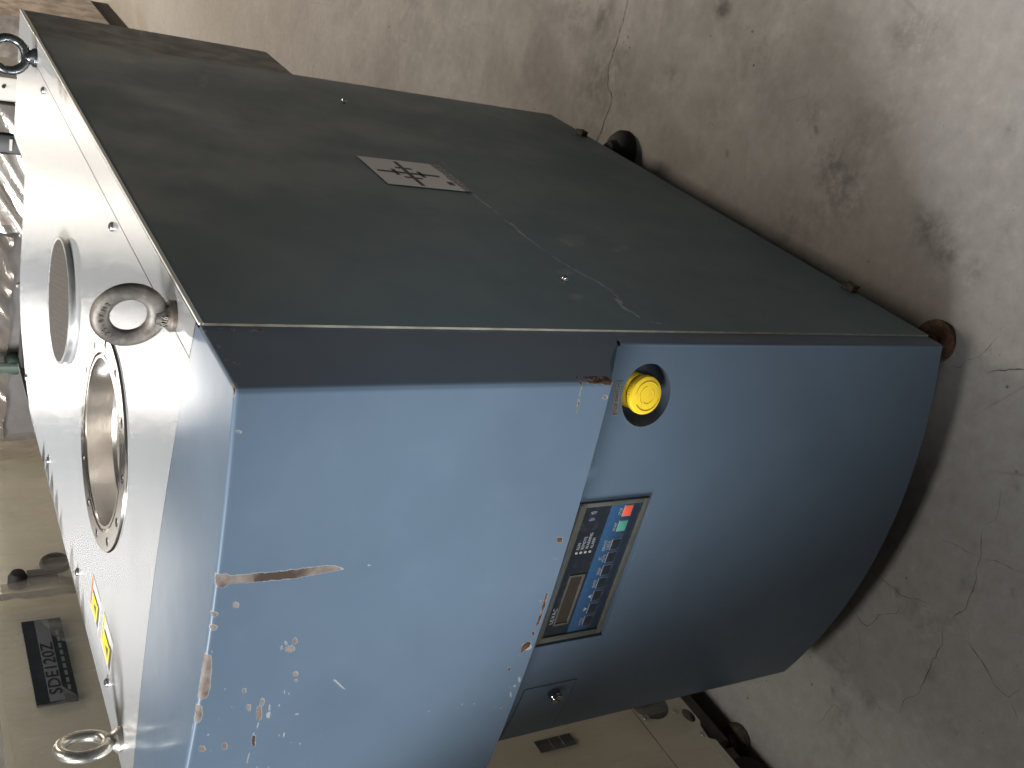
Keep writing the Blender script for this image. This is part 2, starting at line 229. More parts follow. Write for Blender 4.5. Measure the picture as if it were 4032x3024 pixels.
SCR=[[(-329.2,-88.0),(-334.2,-88.6),(-336.1,-88.3),(-333.8,-87.3),(-328.7,-86.2),(-323.7,-85.6),(-321.8,-85.9),(-324.1,-86.9)],[(-337.1,-94.9),(-338.4,-94.7),(-338.7,-93.7),(-337.8,-92.5),(-336.2,-91.8),(-334.9,-92.0),(-334.7,-93.0),(-335.6,-94.2)],[(-313.6,-26.8),(-316.4,-26.8),(-317.3,-26.1),(-315.9,-25.1),(-312.9,-24.3),(-310.2,-24.3),(-309.3,-25.0),(-310.7,-26.0)],[(-353.7,-77.3),(-360.7,-78.1),(-363.4,-77.6),(-360.1,-76.2),(-352.9,-74.6),(-346.0,-73.9),(-343.4,-74.3),(-346.5,-75.7)],[(-362.4,-78.1),(-365.6,-78.0),(-366.4,-76.4),(-364.5,-74.5),(-360.9,-73.2),(-357.7,-73.4),(-356.9,-74.9),(-358.8,-76.8)],[(-394.6,-24.1),(-395.7,-23.9),(-396.0,-23.1),(-395.1,-22.1),(-393.7,-21.5),(-392.5,-21.7),(-392.3,-22.6),(-393.1,-23.5)],[(-398.1,-100.1),(-401.8,-100.4),(-403.1,-99.7),(-401.1,-98.4),(-397.1,-97.3),(-393.4,-97.0),(-392.2,-97.7),(-394.1,-99.0)],[(-396.0,-94.7),(-397.2,-94.5),(-397.4,-93.6),(-396.5,-92.6),(-395.0,-91.9),(-393.8,-92.1),(-393.6,-93.0),(-394.5,-94.0)],[(-413.0,-110.9),(-414.0,-110.7),(-414.2,-110.0),(-413.4,-109.0),(-412.2,-108.5),(-411.1,-108.6),(-410.9,-109.4),(-411.7,-110.3)],[(-418.2,-121.5),(-419.2,-121.4),(-419.4,-120.6),(-418.6,-119.7),(-417.3,-119.1),(-416.3,-119.2),(-416.1,-120.0),(-416.9,-120.9)],[(-414.0,-143.6),(-415.8,-143.6),(-416.3,-142.9),(-415.2,-141.9),(-413.2,-141.1),(-411.4,-141.1),(-410.9,-141.8),(-412.0,-142.8)],[(-370.3,-110.4),(-370.8,-109.6),(-370.5,-107.4),(-369.4,-105.0),(-368.3,-103.9),(-367.7,-104.7),(-368.0,-106.9),(-369.1,-109.3)],[(-251.9,-103.5),(-252.5,-103.1),(-252.5,-101.7),(-251.9,-100.3),(-251.1,-99.6),(-250.5,-100.1),(-250.5,-101.4),(-251.1,-102.8)],[(-399.2,-52.9),(-400.2,-52.8),(-400.4,-52.1),(-399.7,-51.2),(-398.5,-50.7),(-397.5,-50.9),(-397.3,-51.6),(-398.0,-52.4)],[(-350.1,-24.5),(-354.1,-24.8),(-355.6,-24.4),(-353.7,-23.6),(-349.6,-22.8),(-345.7,-22.5),(-344.2,-22.8),(-346.0,-23.7)],[(-370.0,-17.5),(-370.9,-17.3),(-371.1,-16.6),(-370.5,-15.8),(-369.3,-15.4),(-368.4,-15.5),(-368.2,-16.2),(-368.9,-17.0)],[(-364.8,-5.7),(-365.5,-5.6),(-365.7,-5.1),(-365.1,-4.4),(-364.2,-4.1),(-363.5,-4.2),(-363.4,-4.8),(-363.9,-5.4)],[(-338.0,-36.5),(-338.9,-36.4),(-339.1,-35.7),(-338.5,-34.9),(-337.4,-34.4),(-336.5,-34.6),(-336.3,-35.3),(-336.9,-36.1)],[(-350.8,-86.4),(-352.6,-86.4),(-353.2,-85.9),(-352.2,-85.1),(-350.2,-84.6),(-348.4,-84.5),(-347.9,-85.0),(-348.8,-85.8)],[(-189.1,-154.3),(-189.6,-153.6),(-189.6,-151.8),(-189.0,-149.8),(-188.2,-148.9),(-187.7,-149.6),(-187.7,-151.4),(-188.3,-153.4)],[(-190.4,-174.9),(-191.1,-174.8),(-191.3,-174.2),(-190.9,-173.5),(-190.1,-173.1),(-189.5,-173.2),(-189.3,-173.8),(-189.7,-174.5)],[(-443.9,-91.2),(-445.2,-91.1),(-445.4,-90.2),(-444.4,-89.1),(-442.8,-88.4),(-441.5,-88.6),(-441.3,-89.4),(-442.2,-90.6)],[(-439.0,-78.1),(-440.1,-78.0),(-440.3,-77.2),(-439.4,-76.3),(-438.1,-75.8),(-437.0,-75.9),(-436.9,-76.6),(-437.7,-77.5)],[(-262.8,-7.5),(-264.8,-7.5),(-265.5,-6.9),(-264.5,-6.1),(-262.4,-5.6),(-260.4,-5.6),(-259.7,-6.2),(-260.7,-7.0)],[(-367.2,-66.2),(-378.3,-64.9),(-386.4,-63.0),(-387.0,-64.8),(-378.9,-66.7),(-367.8,-68.0)],[(-404.9,-65.0),(-416.6,-63.7),(-435.3,-64.7),(-436.0,-66.5),(-417.2,-65.6),(-405.5,-66.8)],[(-329.8,-139.0),(-338.3,-146.3),(-347.5,-153.9),(-348.6,-157.8),(-339.3,-150.2),(-330.9,-142.8)],[(-346.4,0),(-370.4,0),(-393.2,0),(-393.9,0),(-371.1,0),(-347.1,0)],[(-347.3,-396.9),(-351.2,-395.9),(-351.6,-390.6),(-348.3,-384.1),(-343.3,-380.3),(-339.4,-381.3),(-339.0,-386.5),(-342.2,-393.0)],[(-358.9,-384.4),(-359.5,-384.0),(-359.5,-382.8),(-358.8,-381.3),(-357.9,-380.5),(-357.3,-380.8),(-357.3,-382.1),(-358.0,-383.5)],[(-409.3,-393.7),(-410.9,-393.7),(-411.3,-392.3),(-410.1,-390.5),(-408.1,-389.2),(-406.4,-389.3),(-406.1,-390.6),(-407.3,-392.5)],[(-399.9,-397.3),(-403.8,-398.0),(-405.1,-397.1),(-403.0,-395.2),(-398.9,-393.3),(-395.0,-392.6),(-393.8,-393.4),(-395.8,-395.4)],[(-410.3,-387.9),(-410.6,-387.2),(-410.3,-385.1),(-409.5,-382.9),(-408.6,-381.9),(-408.2,-382.6),(-408.6,-384.6),(-409.4,-386.8)],[(-418.2,-321.2),(-422.1,-322.1),(-423.5,-321.9),(-421.7,-320.8),(-417.6,-319.3),(-413.7,-318.4),(-412.3,-318.6),(-414.1,-319.8)],[(-423.7,-339.9),(-425.0,-339.9),(-425.3,-339.1),(-424.4,-337.9),(-422.9,-337.1),(-421.6,-337.1),(-421.3,-337.9),(-422.2,-339.1)],[(-417.6,-277.0),(-419.5,-277.3),(-420.1,-276.9),(-419.1,-276.0),(-417.1,-275.2),(-415.2,-275.0),(-414.6,-275.4),(-415.6,-276.2)],[(-417.4,-274.7),(-419.1,-275.0),(-419.7,-274.7),(-418.8,-274.0),(-417.0,-273.4),(-415.3,-273.1),(-414.8,-273.4),(-415.6,-274.0)],[(-416.1,-259.5),(-417.9,-259.8),(-418.6,-259.6),(-417.6,-258.9),(-415.6,-258.2),(-413.8,-257.9),(-413.1,-258.1),(-414.1,-258.8)],[(-423.2,-392.1),(-427.2,-392.9),(-428.6,-392.2),(-426.5,-390.4),(-422.2,-388.6),(-418.3,-387.8),(-417.0,-388.4),(-419.0,-390.2)],[(-545.9,-382.2),(-546.0,-380.5),(-544.6,-376.0),(-542.7,-371.3),(-541.3,-369.1),(-541.2,-370.8),(-542.6,-375.3),(-544.5,-380.0)]]
FLANK=[[(-5.5,-19.7),(-6.6,-18.8),(-7.1,-17.3),(-6.7,-16.0),(-5.7,-15.7),(-4.6,-16.6),(-4.1,-18.1),(-4.5,-19.4)],[(-7.7,-31.0),(-9.4,-30.1),(-10.1,-28.7),(-9.4,-27.8),(-7.8,-27.7),(-6.2,-28.7),(-5.5,-30.0),(-6.1,-31.0)],[(-8.2,-58.1),(-11.2,-56.0),(-12.4,-52.7),(-11.3,-50.1),(-8.4,-49.8),(-5.5,-51.9),(-4.2,-55.2),(-5.3,-57.8)],[(-11.6,-3.7),(-12.7,-3.1),(-13.1,-2.2),(-12.7,-1.6),(-11.7,-1.5),(-10.6,-2.1),(-10.2,-3.0),(-10.6,-3.7)],[(-68.4,-7.7),(-69.5,-7.0),(-70.0,-5.7),(-69.5,-4.7),(-68.4,-4.5),(-67.3,-5.3),(-66.8,-6.6),(-67.3,-7.6)],[(-73.6,-17.1),(-75.0,-15.8),(-75.6,-13.6),(-75.0,-11.6),(-73.5,-11.2),(-72.1,-12.4),(-71.5,-14.7),(-72.2,-16.7)],[(-9.8,-47.0),(-12.1,-45.9),(-13.0,-44.3),(-12.1,-43.4),(-9.9,-43.5),(-7.6,-44.7),(-6.6,-46.2),(-7.5,-47.2)],[(-37.7,-6.0),(-37.1,-6.7),(-44.8,-7.4),(-45.1,-6.8)]]
SIDE=[[(472.3,-534.5),(434.0,-532.5),(405.6,-535.2),(410.1,-538.9),(438.6,-536.3),(477.2,-538.4)],[(400.8,-536.0),(357.2,-531.3),(337.8,-533.1),(340.3,-535.3),(359.8,-533.5),(403.6,-538.4)],[(347.7,-535.8),(313.0,-529.5),(297.6,-530.0),(302.9,-534.8),(318.4,-534.4),(353.4,-540.8)],[(298.8,-531.1),(250.5,-532.1),(211.0,-534.8),(213.5,-537.3),(253.2,-534.7),(301.7,-533.7)],[(211.2,-535.0),(170.8,-543.7),(142.2,-555.3),(144.2,-557.4),(172.8,-545.7),(213.3,-537.1)],[(141.7,-554.7),(113.1,-558.0),(73.8,-549.1),(76.6,-552.3),(116.1,-561.3),(144.8,-558.0)],[(88.8,-546.5),(61.4,-539.8),(50.9,-541.9),(56.0,-547.8),(66.5,-545.7),(94.2,-552.5)],[(52.3,-546.4),(41.8,-546.1),(34.1,-547.9),(36.7,-551.0),(44.4,-549.3),(55.0,-549.5)],[(652.1,-557.9),(569.7,-552.5),(490.7,-537.8),(492.6,-539.3),(571.7,-554.0),(654.3,-559.5)],[(25.7,-551.5),(17.4,-571.4),(19.0,-573.3),(27.3,-553.4)]]
SMUD=[[(298.9,-643.9),(275.6,-620.0),(263.6,-592.4),(269.2,-576.5),(289.1,-580.9),(312.5,-603.8),(325.7,-632.4),(320.0,-649.3)],[(276.6,-707.7),(263.3,-692.5),(256.3,-673.9),(259.2,-662.6),(270.5,-664.9),(283.8,-679.7),(291.2,-698.6),(288.3,-710.4)],[(957.7,-257.7),(917.8,-244.6),(898.5,-233.0),(909.8,-229.3),(945.8,-235.5),(986.7,-248.6),(1007.9,-260.9),(995.6,-264.7)],[(175.4,-550.9),(165.6,-537.8),(160.1,-518.3),(162.1,-503.8),(170.3,-502.4),(180.1,-515.0),(185.8,-534.7),(183.9,-549.7)],[(92.4,-502.2),(84.1,-492.5),(80.1,-479.9),(82.7,-471.6),(90.3,-472.3),(98.6,-481.7),(102.7,-494.5),(100.1,-503.1)]]
CRACK=[(1.0,[(0.301,1.1),(0.281,1.089),(0.228,1.081),(0.177,1.084),(0.131,1.086),(0.1,1.073),(0.074,1.04),(0.051,1.038),(0.014,1.045),(-0.03,1.049),(-0.062,1.053)]),(0.55,[(-0.433,-0.027),(-0.428,-0.057),(-0.429,-0.099),(-0.41,-0.137),(-0.405,-0.157)]),(0.6,[(-0.509,-0.004),(-0.516,-0.048),(-0.519,-0.07),(-0.488,-0.081),(-0.461,-0.104),(-0.432,-0.105)]),(0.35,[(-0.173,-0.157),(-0.2,-0.168),(-0.223,-0.175),(-0.239,-0.159)]),(0.8,[(-0.246,-0.164),(-0.287,-0.184),(-0.314,-0.187),(-0.339,-0.197),(-0.371,-0.198),(-0.405,-0.191)]),(0.55,[(-0.289,-0.185),(-0.272,-0.217),(-0.264,-0.248)]),(0.6,[(-0.422,-0.182),(-0.45,-0.195),(-0.481,-0.195),(-0.515,-0.198),(-0.545,-0.201),(-0.577,-0.188),(-0.607,-0.188)]),(0.5,[(-0.691,-0.13),(-0.696,-0.151),(-0.698,-0.174)]),(0.5,[(-0.415,-0.226),(-0.429,-0.266),(-0.444,-0.298),(-0.443,-0.32),(-0.417,-0.327)]),(0.45,[(-0.443,-0.32),(-0.457,-0.34),(-0.468,-0.36)]),(0.8,[(-0.617,-0.125),(-0.617,-0.147),(-0.626,-0.165)]),(0.35,[(-0.536,-0.064),(-0.564,-0.081),(-0.596,-0.083)]),(0.35,[(-0.299,-0.099),(-0.302,-0.116),(-0.292,-0.148),(-0.288,-0.182)]),(0.7,[(-0.592,-0.232),(-0.602,-0.255)]),(0.35,[(-0.749,-0.073),(-0.688,-0.083),(-0.685,-0.118)]),(1.1,[(-0.034,-0.054),(-0.025,-0.064),(-0.011,-0.084),(-0.002,-0.104),(0.003,-0.114)]),(0.45,[(-0.059,0.006),(-0.047,-0.01),(-0.033,-0.014),(-0.018,-0.032),(0.008,-0.041),(0.026,-0.047)])]
STAIN=[(0.115,0.333,0.062,0.9),(0.148,0.375,0.047,0.6),(0.117,0.13,0.035,1.0),(0.099,0.092,0.024,1.0),(0.13,0.166,0.022,0.7),(0.092,0.038,0.023,0.7),(0.154,0.862,0.044,0.5),(0.334,0.787,0.02,1.2),(0.337,0.763,0.014,0.8),(0.226,1.163,0.045,0.8),(0.168,0.654,0.01,1.2),(0.179,0.862,0.011,1.0),(0.08,0.631,0.005,2),(0.063,0.612,0.003,2),(0.188,0.44,0.004,2),(0.21,0.344,0.003,2),(0.299,0.086,0.011,0.7),(0.247,0.294,0.046,0.35),(0.375,0.346,0.035,0.45),(0.219,0.458,0.027,0.5),(0.281,0.633,0.099,0.3),(0.174,1.046,0.063,0.4),(0.016,0.406,0.064,0.5),(0.162,0.018,0.025,0.35),(0.097,1.119,0.075,0.4),(0.223,0.349,0.037,0.3),(-0.453,-0.16,0.028,0.5),(-0.432,-0.125,0.025,0.4),(-0.627,-0.068,0.033,0.5),(-0.628,-0.131,0.024,0.7),(-0.413,-0.188,0.02,0.7),(-0.338,-0.188,0.019,0.6),(-0.236,-0.101,0.008,1.0),(-0.207,-0.041,0.013,0.7),(-0.301,-0.249,0.004,1.4),(-0.505,-0.2,0.017,0.5),(-0.682,-0.098,0.025,0.5),(-0.43,-0.091,0.007,1),(-0.423,-0.167,0.003,1.5),(-0.55,-0.274,0.014,0.7),(-0.729,-0.142,0.025,0.4),(-0.251,-0.01,0.038,0.5),(-0.364,-0.022,0.033,0.5),(-0.159,-0.182,0.002,2.5),(-0.254,-0.107,0.002,2),(-0.707,-0.112,0.005,1),(-0.796,-0.084,0.003,2),(-0.67,-0.068,0.004,1.5),(-0.574,-0.242,0.007,0.8),(0.224,1.264,0.065,0.7),(0.076,1.084,0.095,0.4),(-0.143,2.832,0.133,0.3),(0.401,0.302,0.052,0.5),(0.324,0.778,0.016,1.2)]

# ------------------------------------------------------------ materials
def paint(name, col, rough, dirt=0.10, chips=False, coat=0.0, spec=0.22):
    g = G(name)
    n1 = g.noise(3.5, 5, 0.6); n2 = g.noise(14, 6, 0.65)
    c = g.mix(g.ramp(n1, 0.3, 0.75), tuple(x * (1 - dirt) for x in col), tuple(x * (1 + dirt * 0.6) for x in col))
    c = g.mix(g.math('MULTIPLY', g.ramp(n2, 0.52, 0.8), 0.12), c, tuple(x * 0.8 + 0.05 for x in col))
    # fine dust specks
    sp = g.n('ShaderNodeTexVoronoi', {'Vector': g.co(), 'Scale': 70.0}); 
    spk = g.math('MULTIPLY', g.ramp(sp.outputs['Distance'], 0.035, 0.02), g.ramp(g.noise(9, 2), 0.55, 0.7))
    c = g.mix(g.math('MULTIPLY', spk, 0.5), c, (0.55, 0.56, 0.58))
    r = g.ramp(g.noise(5, 5, 0.65), 0.3, 0.7, rough * 0.85, rough * 1.2)
    nrm = g.bump(g.noise(650, 2), 0.10, 0.0006)
    if chips:
        e = g.math('MULTIPLY_ADD', g.noise(420, 4, 0.6), 2.8, -1.4)
        e2 = g.math('MULTIPLY_ADD', g.noise(90, 3, 0.5), 3.4, -1.7)
        e = g.math('ADD', e, e2)
        ch = g.math('ADD', g.attr('chip'), e); ru = g.math('ADD', g.attr('rust'), g.math('MULTIPLY', e, 0.9)); sc = g.math('ADD', g.attr('scr'), g.math('MULTIPLY', e, 0.55))
        mc = g.ramp(ch, 0.15, -0.15); mrim = g.ramp(ch, 0.75, 0.5); mr = g.ramp(ru, 0.2, -0.2); mrr = g.ramp(ru, 0.9, 0.4); ms = g.ramp(sc, 0.25, -0.25)
        prim = g.mix(g.ramp(g.noise(60, 5, 0.7), 0.35, 0.7), (0.115, 0.090, 0.076), (0.19, 0.165, 0.150))
        prim = g.mix(g.ramp(g.noise(25, 3, 0.5), 0.52, 0.68), prim, (0.040, 0.027, 0.020))
        rst = g.mix(g.ramp(g.noise(140, 5, 0.7), 0.35, 0.7), (0.022, 0.010, 0.006), (0.11, 0.045, 0.02))
        c = g.mix(g.math('MULTIPLY', mrim, 0.75), c, (0.23, 0.235, 0.24)); c = g.mix(mc, c, prim)
        c = g.mix(g.math('MULTIPLY', ms, 0.8), c, (0.26, 0.27, 0.28))
        c = g.mix(g.math('MULTIPLY', mrr, 0.6), c, (0.20, 0.185, 0.17)); c = g.mix(mr, c, rst)
        bare = g.math('MAXIMUM', mc, mr); r = g.math('MULTIPLY_ADD', bare, 0.4, r)
        nrm = g.bump(g.math('SUBTRACT', 1.0, bare), 0.6, 0.0008, nrm)
    g.P(Base_Color=c, Roughness=r, Normal=nrm, Coat_Weight=coat, Coat_Roughness=0.14, Specular_IOR_Level=spec)
    return g
BLUE = (0.077, 0.109, 0.149)
paint('blue_paint', BLUE, 0.36); paint('blue_paint_gloss', BLUE, 0.33, coat=0.4, spec=0.5)
paint('blue_paint_worn', BLUE, 0.36, chips=True)
g = paint('grey_paint', (0.086, 0.132, 0.152), 0.40, 0.06, coat=0.0)
# side panel: pale rubbed scratches and smudges stored on the mesh
c0 = g.p.inputs['Base Color'].links[0].from_socket
e = g.math('MULTIPLY_ADD', g.noise(260, 4, 0.7), 4.0, -2.0)
m1 = g.math('MULTIPLY', g.ramp(g.math('ADD', g.attr('scr'), e), 0.9, -0.6), 0.55)
m2 = g.math('MULTIPLY', g.math('MULTIPLY', g.ramp(g.attr('chip'), 4.0, -8.0), g.ramp(g.noise(30, 5, 0.7, g.co((1, 1, 2))), 0.3, 0.8)), 0.5)
c1 = g.mix(m1, c0, (0.42, 0.43, 0.41)); c1 = g.mix(m2, c1, (0.33, 0.34, 0.33)); g.P(Base_Color=c1)
simple('grey_paint_plain', (0.10, 0.105, 0.105), 0.5, var=0.15, bump=0.08, bscale=600)
simple('panel_edge', (0.50, 0.46, 0.38), 0.5, var=0.25, vscale=30)
simple('dark_cavity', (0.012, 0.012, 0.013), 0.7)
# brushed stainless plate: brush lines run along X
g = G('brushed_steel')
st = g.noise(1.0, 5, 0.7, g.co((2.0, 320, 2))); st2 = g.noise(1.0, 4, 0.6, g.co((0.8, 60, 1))); sm = g.noise(7, 5, 0.6)
c = g.mix(g.ramp(st, 0.25, 0.75), (0.70, 0.70, 0.695), (0.75, 0.75, 0.745)); c = g.mix(g.math('MULTIPLY', g.ramp(sm, 0.55, 0.8), 0.25), c, (0.45, 0.43, 0.40))
g.P(Base_Color=c, Metallic=1.0, Roughness=0.27, Anisotropic=0.93, Anisotropic_Rotation=0.25)
tg = g.n('ShaderNodeTangent', direction_type='UV_MAP'); g.t.links.new(tg.outputs[0], g.p.inputs['Tangent'])
simple('polished_steel', (0.60, 0.56, 0.51), 0.17, 1.0)
simple('bore_steel', (0.85, 0.82, 0.78), 0.22, 1.0)
simple('screw_steel', (0.55, 0.54, 0.52), 0.28, 1.0, var=0.2, vscale=300)
simple('zinc_bolt', (0.42, 0.41, 0.37), 0.32, 0.85, 0.25, 250, var=0.25, vscale=50)
g = G('old_eyebolt'); n = g.noise(45, 6, 0.7); n2 = g.noise(14, 4, 0.6)
c = g.mix(g.ramp(n, 0.35, 0.7), (0.07, 0.062, 0.053), (0.17, 0.155, 0.138)); c = g.mix(g.math('MULTIPLY', g.ramp(n2, 0.50, 0.68), 0.8), c, (0.085, 0.05, 0.028))
g.P(Base_Color=c, Metallic=0.45, Roughness=0.5, Normal=g.bump(g.noise(300, 4), 0.3, 0.001))
simple('dark_eyebolt', (0.10, 0.105, 0.11), 0.28, 0.85, 0.2, 200, var=0.2, vscale=60)
simple('wire_mesh', (0.085, 0.075, 0.064), 0.55, 0.4)
simple('vent_metal', (0.42, 0.42, 0.42), 0.4, 0.8, var=0.1, vscale=30)
simple('rust', (0.075, 0.036, 0.017), 0.8, var=0.5, vscale=60, bump=0.6, bscale=250)
simple('rust_dark', (0.05, 0.035, 0.026), 0.85, var=0.5, vscale=80, bump=0.8, bscale=300)
simple('rubber', (0.012, 0.012, 0.012), 0.6, bump=0.2)
simple('black_plastic', (0.010, 0.010, 0.011), 0.45)
g = G('yellow_plastic'); c = g.mix(g.ramp(g.noise(60, 5, 0.7), 0.45, 0.8), (0.74, 0.52, 0.025), (0.66, 0.45, 0.025)); g.P(Base_Color=c, Roughness=0.42)
simple('yellow_groove', (0.50, 0.33, 0.012), 0.5)
simple('label_white', (0.62, 0.60, 0.57), 0.45, var=0.05)
g = G('label_worn'); n = g.noise(60, 6, 0.75, g.co((1, 1, 1)))
pz = g.n('ShaderNodeSeparateXYZ', {0: g.co()}); wear = g.math('ADD', g.ramp(pz.outputs[2], ZT - 0.512, ZT - 0.531), g.math('MULTIPLY_ADD', n, 1.3, -1.15))
wear = g.math('ADD', wear, g.math('MULTIPLY', g.ramp(pz.outputs[1], 0.50, 0.59), 0.25))
g.P(Base_Color=g.mix(g.ramp(wear, 0.1, 0.35), (0.62, 0.61, 0.60), g.mix(g.ramp(g.noise(240, 4), 0.4, 0.6), (0.12, 0.12, 0.115), (0.30, 0.29, 0.28))), Roughness=0.5)
simple('print_black', (0.013, 0.013, 0.014), 0.5)
simple('print_grey', (0.10, 0.09, 0.085), 0.5, var=0.3, vscale=200)
simple('print_white', (0.22, 0.24, 0.26), 0.5)
simple('print_orange', (0.80, 0.16, 0.05), 0.45)
simple('print_yellow', (0.85, 0.62, 0.02), 0.45)
simple('bezel_grey', (0.062, 0.063, 0.054), 0.45, var=0.12, vscale=60)
g = G('panel_print'); p = g.n('ShaderNodeSeparateXYZ', {0: g.co()}); z = p.outputs[2]
blue = g.mix(g.ramp(z, ZT - 0.5455, ZT - 0.505), (0.010, 0.016, 0.028), (0.020, 0.062, 0.135))
c = g.mix(g.ramp(z, ZT - 0.5008, ZT - 0.5004), blue, (0.010, 0.014, 0.020)); c = g.mix(g.math('MULTIPLY', g.ramp(g.noise(120, 5, 0.7), 0.5, 0.8), 0.10), c, (0.3, 0.3, 0.3)); g.P(Base_Color=c, Roughness=0.32)
simple('button_dark', (0.010, 0.014, 0.020), 0.4)
simple('button_green', (0.055, 0.22, 0.165), 0.45)
simple('button_red', (0.55, 0.075, 0.04), 0.45)
simple('lcd', (0.030, 0.024, 0.018), 0.15)
simple('led_lens', (0.26, 0.25, 0.22), 0.3)
simple('plate_grey', (0.13, 0.13, 0.125), 0.5, 0.0, var=0.1)
simple('chrome_dark', (0.30, 0.29, 0.29), 0.12, 1.0)
# concrete floor
g = G('concrete')
n1 = g.noise(1.3, 6, 0.6); n2 = g.noise(6, 8, 0.68, dist=0.6); n3 = g.noise(38, 8, 0.7); n4 = g.noise(170, 4, 0.7)
c = g.mix(g.ramp(n1, 0.3, 0.7), (0.230, 0.217, 0.200), (0.275, 0.262, 0.244))
c = g.mix(g.math('MULTIPLY', g.ramp(n2, 0.42, 0.72), 0.28), c, (0.200, 0.180, 0.160))
c = g.mix(g.math('MULTIPLY', g.ramp(n3, 0.46, 0.72), 0.40), c, (0.175, 0.156, 0.138))
c = g.mix(g.math('MULTIPLY', g.ramp(n3, 0.50, 0.30), 0.25), c, (0.40, 0.37, 0.335))
sta = g.math('MULTIPLY', g.attr('stain'), g.ramp(g.math('ADD', g.math('MULTIPLY', n3, 0.6), g.math('MULTIPLY', n2, 0.5)), 0.38, 0.68))
c = g.mix(g.math('MINIMUM', g.math('MULTIPLY', sta, 0.75), 0.85), c, (0.060, 0.052, 0.045))
v = g.n('ShaderNodeTexVoronoi', {'Vector': g.co(), 'Scale': 26.0, 'Randomness': 1.0})
pit = g.math('MULTIPLY', g.ramp(v.outputs['Distance'], 0.085, 0.05), g.ramp(g.noise(5.5, 3), 0.50, 0.58))
v2 = g.n('ShaderNodeTexVoronoi', {'Vector': g.co((1, 1.3, 1)), 'Scale': 85.0}); pit2 = g.math('MULTIPLY', g.ramp(v2.outputs['Distance'], 0.14, 0.07), g.ramp(g.noise(8, 4), 0.55, 0.68))
pit = g.math('MAXIMUM', pit, pit2); c = g.mix(g.math('MULTIPLY', pit, 0.85), c, (0.035, 0.030, 0.026))
dv = g.n('ShaderNodeVectorMath', {0: g.co(), 1: g.n('ShaderNodeTexNoise', {'Scale': 3.0, 'Detail': 5.0}).outputs['Color']}, operation='ADD')
vc = g.n('ShaderNodeTexVoronoi', {'Vector': dv.outputs[0], 'Scale': 3.1}, feature='DISTANCE_TO_EDGE')
hair = g.math('MULTIPLY', g.ramp(vc.outputs[0], 0.006, 0.002), g.ramp(g.noise(2.2, 3), 0.50, 0.62)); c = g.mix(g.math('MULTIPLY', hair, 0.25), c, (0.10, 0.085, 0.07))
h = g.math('SUBTRACT', g.math('ADD', g.math('MULTIPLY', n3, 0.7), g.math('MULTIPLY', n4, 0.4)), g.math('MULTIPLY', pit, 0.8))
g.P(Base_Color=c, Roughness=g.ramp(n2, 0.3, 0.7, 0.55, 0.75), Normal=g.bump(h, 0.25, 0.002))
simple('crack_dark', (0.045, 0.037, 0.030), 0.9)
# film-wrapped cream sheet metal of the neighbours
g = G('cream_sheet'); n = g.noise(4, 5, 0.6)
c = g.mix(g.ramp(n, 0.3, 0.7), (0.70, 0.64, 0.51), (0.80, 0.74, 0.60)); g.P(Base_Color=c, Roughness=0.5)
def film(name, rot, amount, tint=(0.8, 0.78, 0.72)):
    g = G(name)
    w1 = g.noise(1.0, 4, 0.6, g.co((3, 26, 3.2), rot)); w2 = g.noise(1.0, 5, 0.7, g.co((8, 90, 9), rot))
    h = g.math('ADD', g.math('MULTIPLY', w1, 1.0), g.math('MULTIPLY', w2, 0.4))
    nr = g.bump(h, 0.9, 0.006); f = g.math('MULTIPLY_ADD', g.ramp(h, 0.55, 0.95), amount, amount * 0.35)
    tr = g.n('ShaderNodeBsdfTransparent', {0: (0.97, 0.965, 0.95)}); gl = g.n('ShaderNodeBsdfGlossy', {'Color': (*tint, 1), 'Roughness': 0.16, 'Normal': nr}); df = g.n('ShaderNodeBsdfDiffuse', {'Color': (*tint, 1), 'Normal': nr})
    a = g.n('ShaderNodeMixShader', {0: 0.35, 1: gl.outputs[0], 2: df.outputs[0]}); b = g.n('ShaderNodeMixShader', {0: f, 1: tr.outputs[0], 2: a.outputs[0]})
    g.t.links.new(b.outputs[0], g.out.inputs[0]); return g.m
film('clear_film', (0.35, 0, 0), 0.27, (0.95, 0.92, 0.85)); film('bunched_film', (1.2, 0.3, 0), 0.7, (0.55, 0.50, 0.45)); film('brown_film', (0.5, 0.2, 0.4), 0.6, (0.42, 0.36, 0.31)); film('silver_film', (0.5, 0.2, 0.4), 1.0, (0.85, 0.80, 0.74))
simple('name_plate', (0.020, 0.024, 0.030), 0.35, var=0.4, vscale=30); simple('name_strip', (0.20, 0.21, 0.23), 0.4)
simple('base_dark', (0.07, 0.063, 0.05), 0.6, var=0.3, vscale=20); simple('black_rubber', (0.008, 0.008, 0.008), 0.7)
simple('dark_frame', (0.075, 0.065, 0.058), 0.5, var=0.2); simple('brown_carton', (0.26, 0.17, 0.13), 0.7, var=0.25); simple('wrap_grey', (0.34, 0.29, 0.25), 0.5, var=0.4, vscale=12); simple('green_pipe', (0.05, 0.075, 0.06), 0.4, var=0.2)
simple('white_board', (0.62, 0.58, 0.52), 0.6, var=0.1)
simple('recess_dark', (0.035, 0.045, 0.060), 0.35)
simple('rim_highlight', (0.78, 0.76, 0.71), 0.35, 0.4)  # near-white: the edge highlight is put into the colour

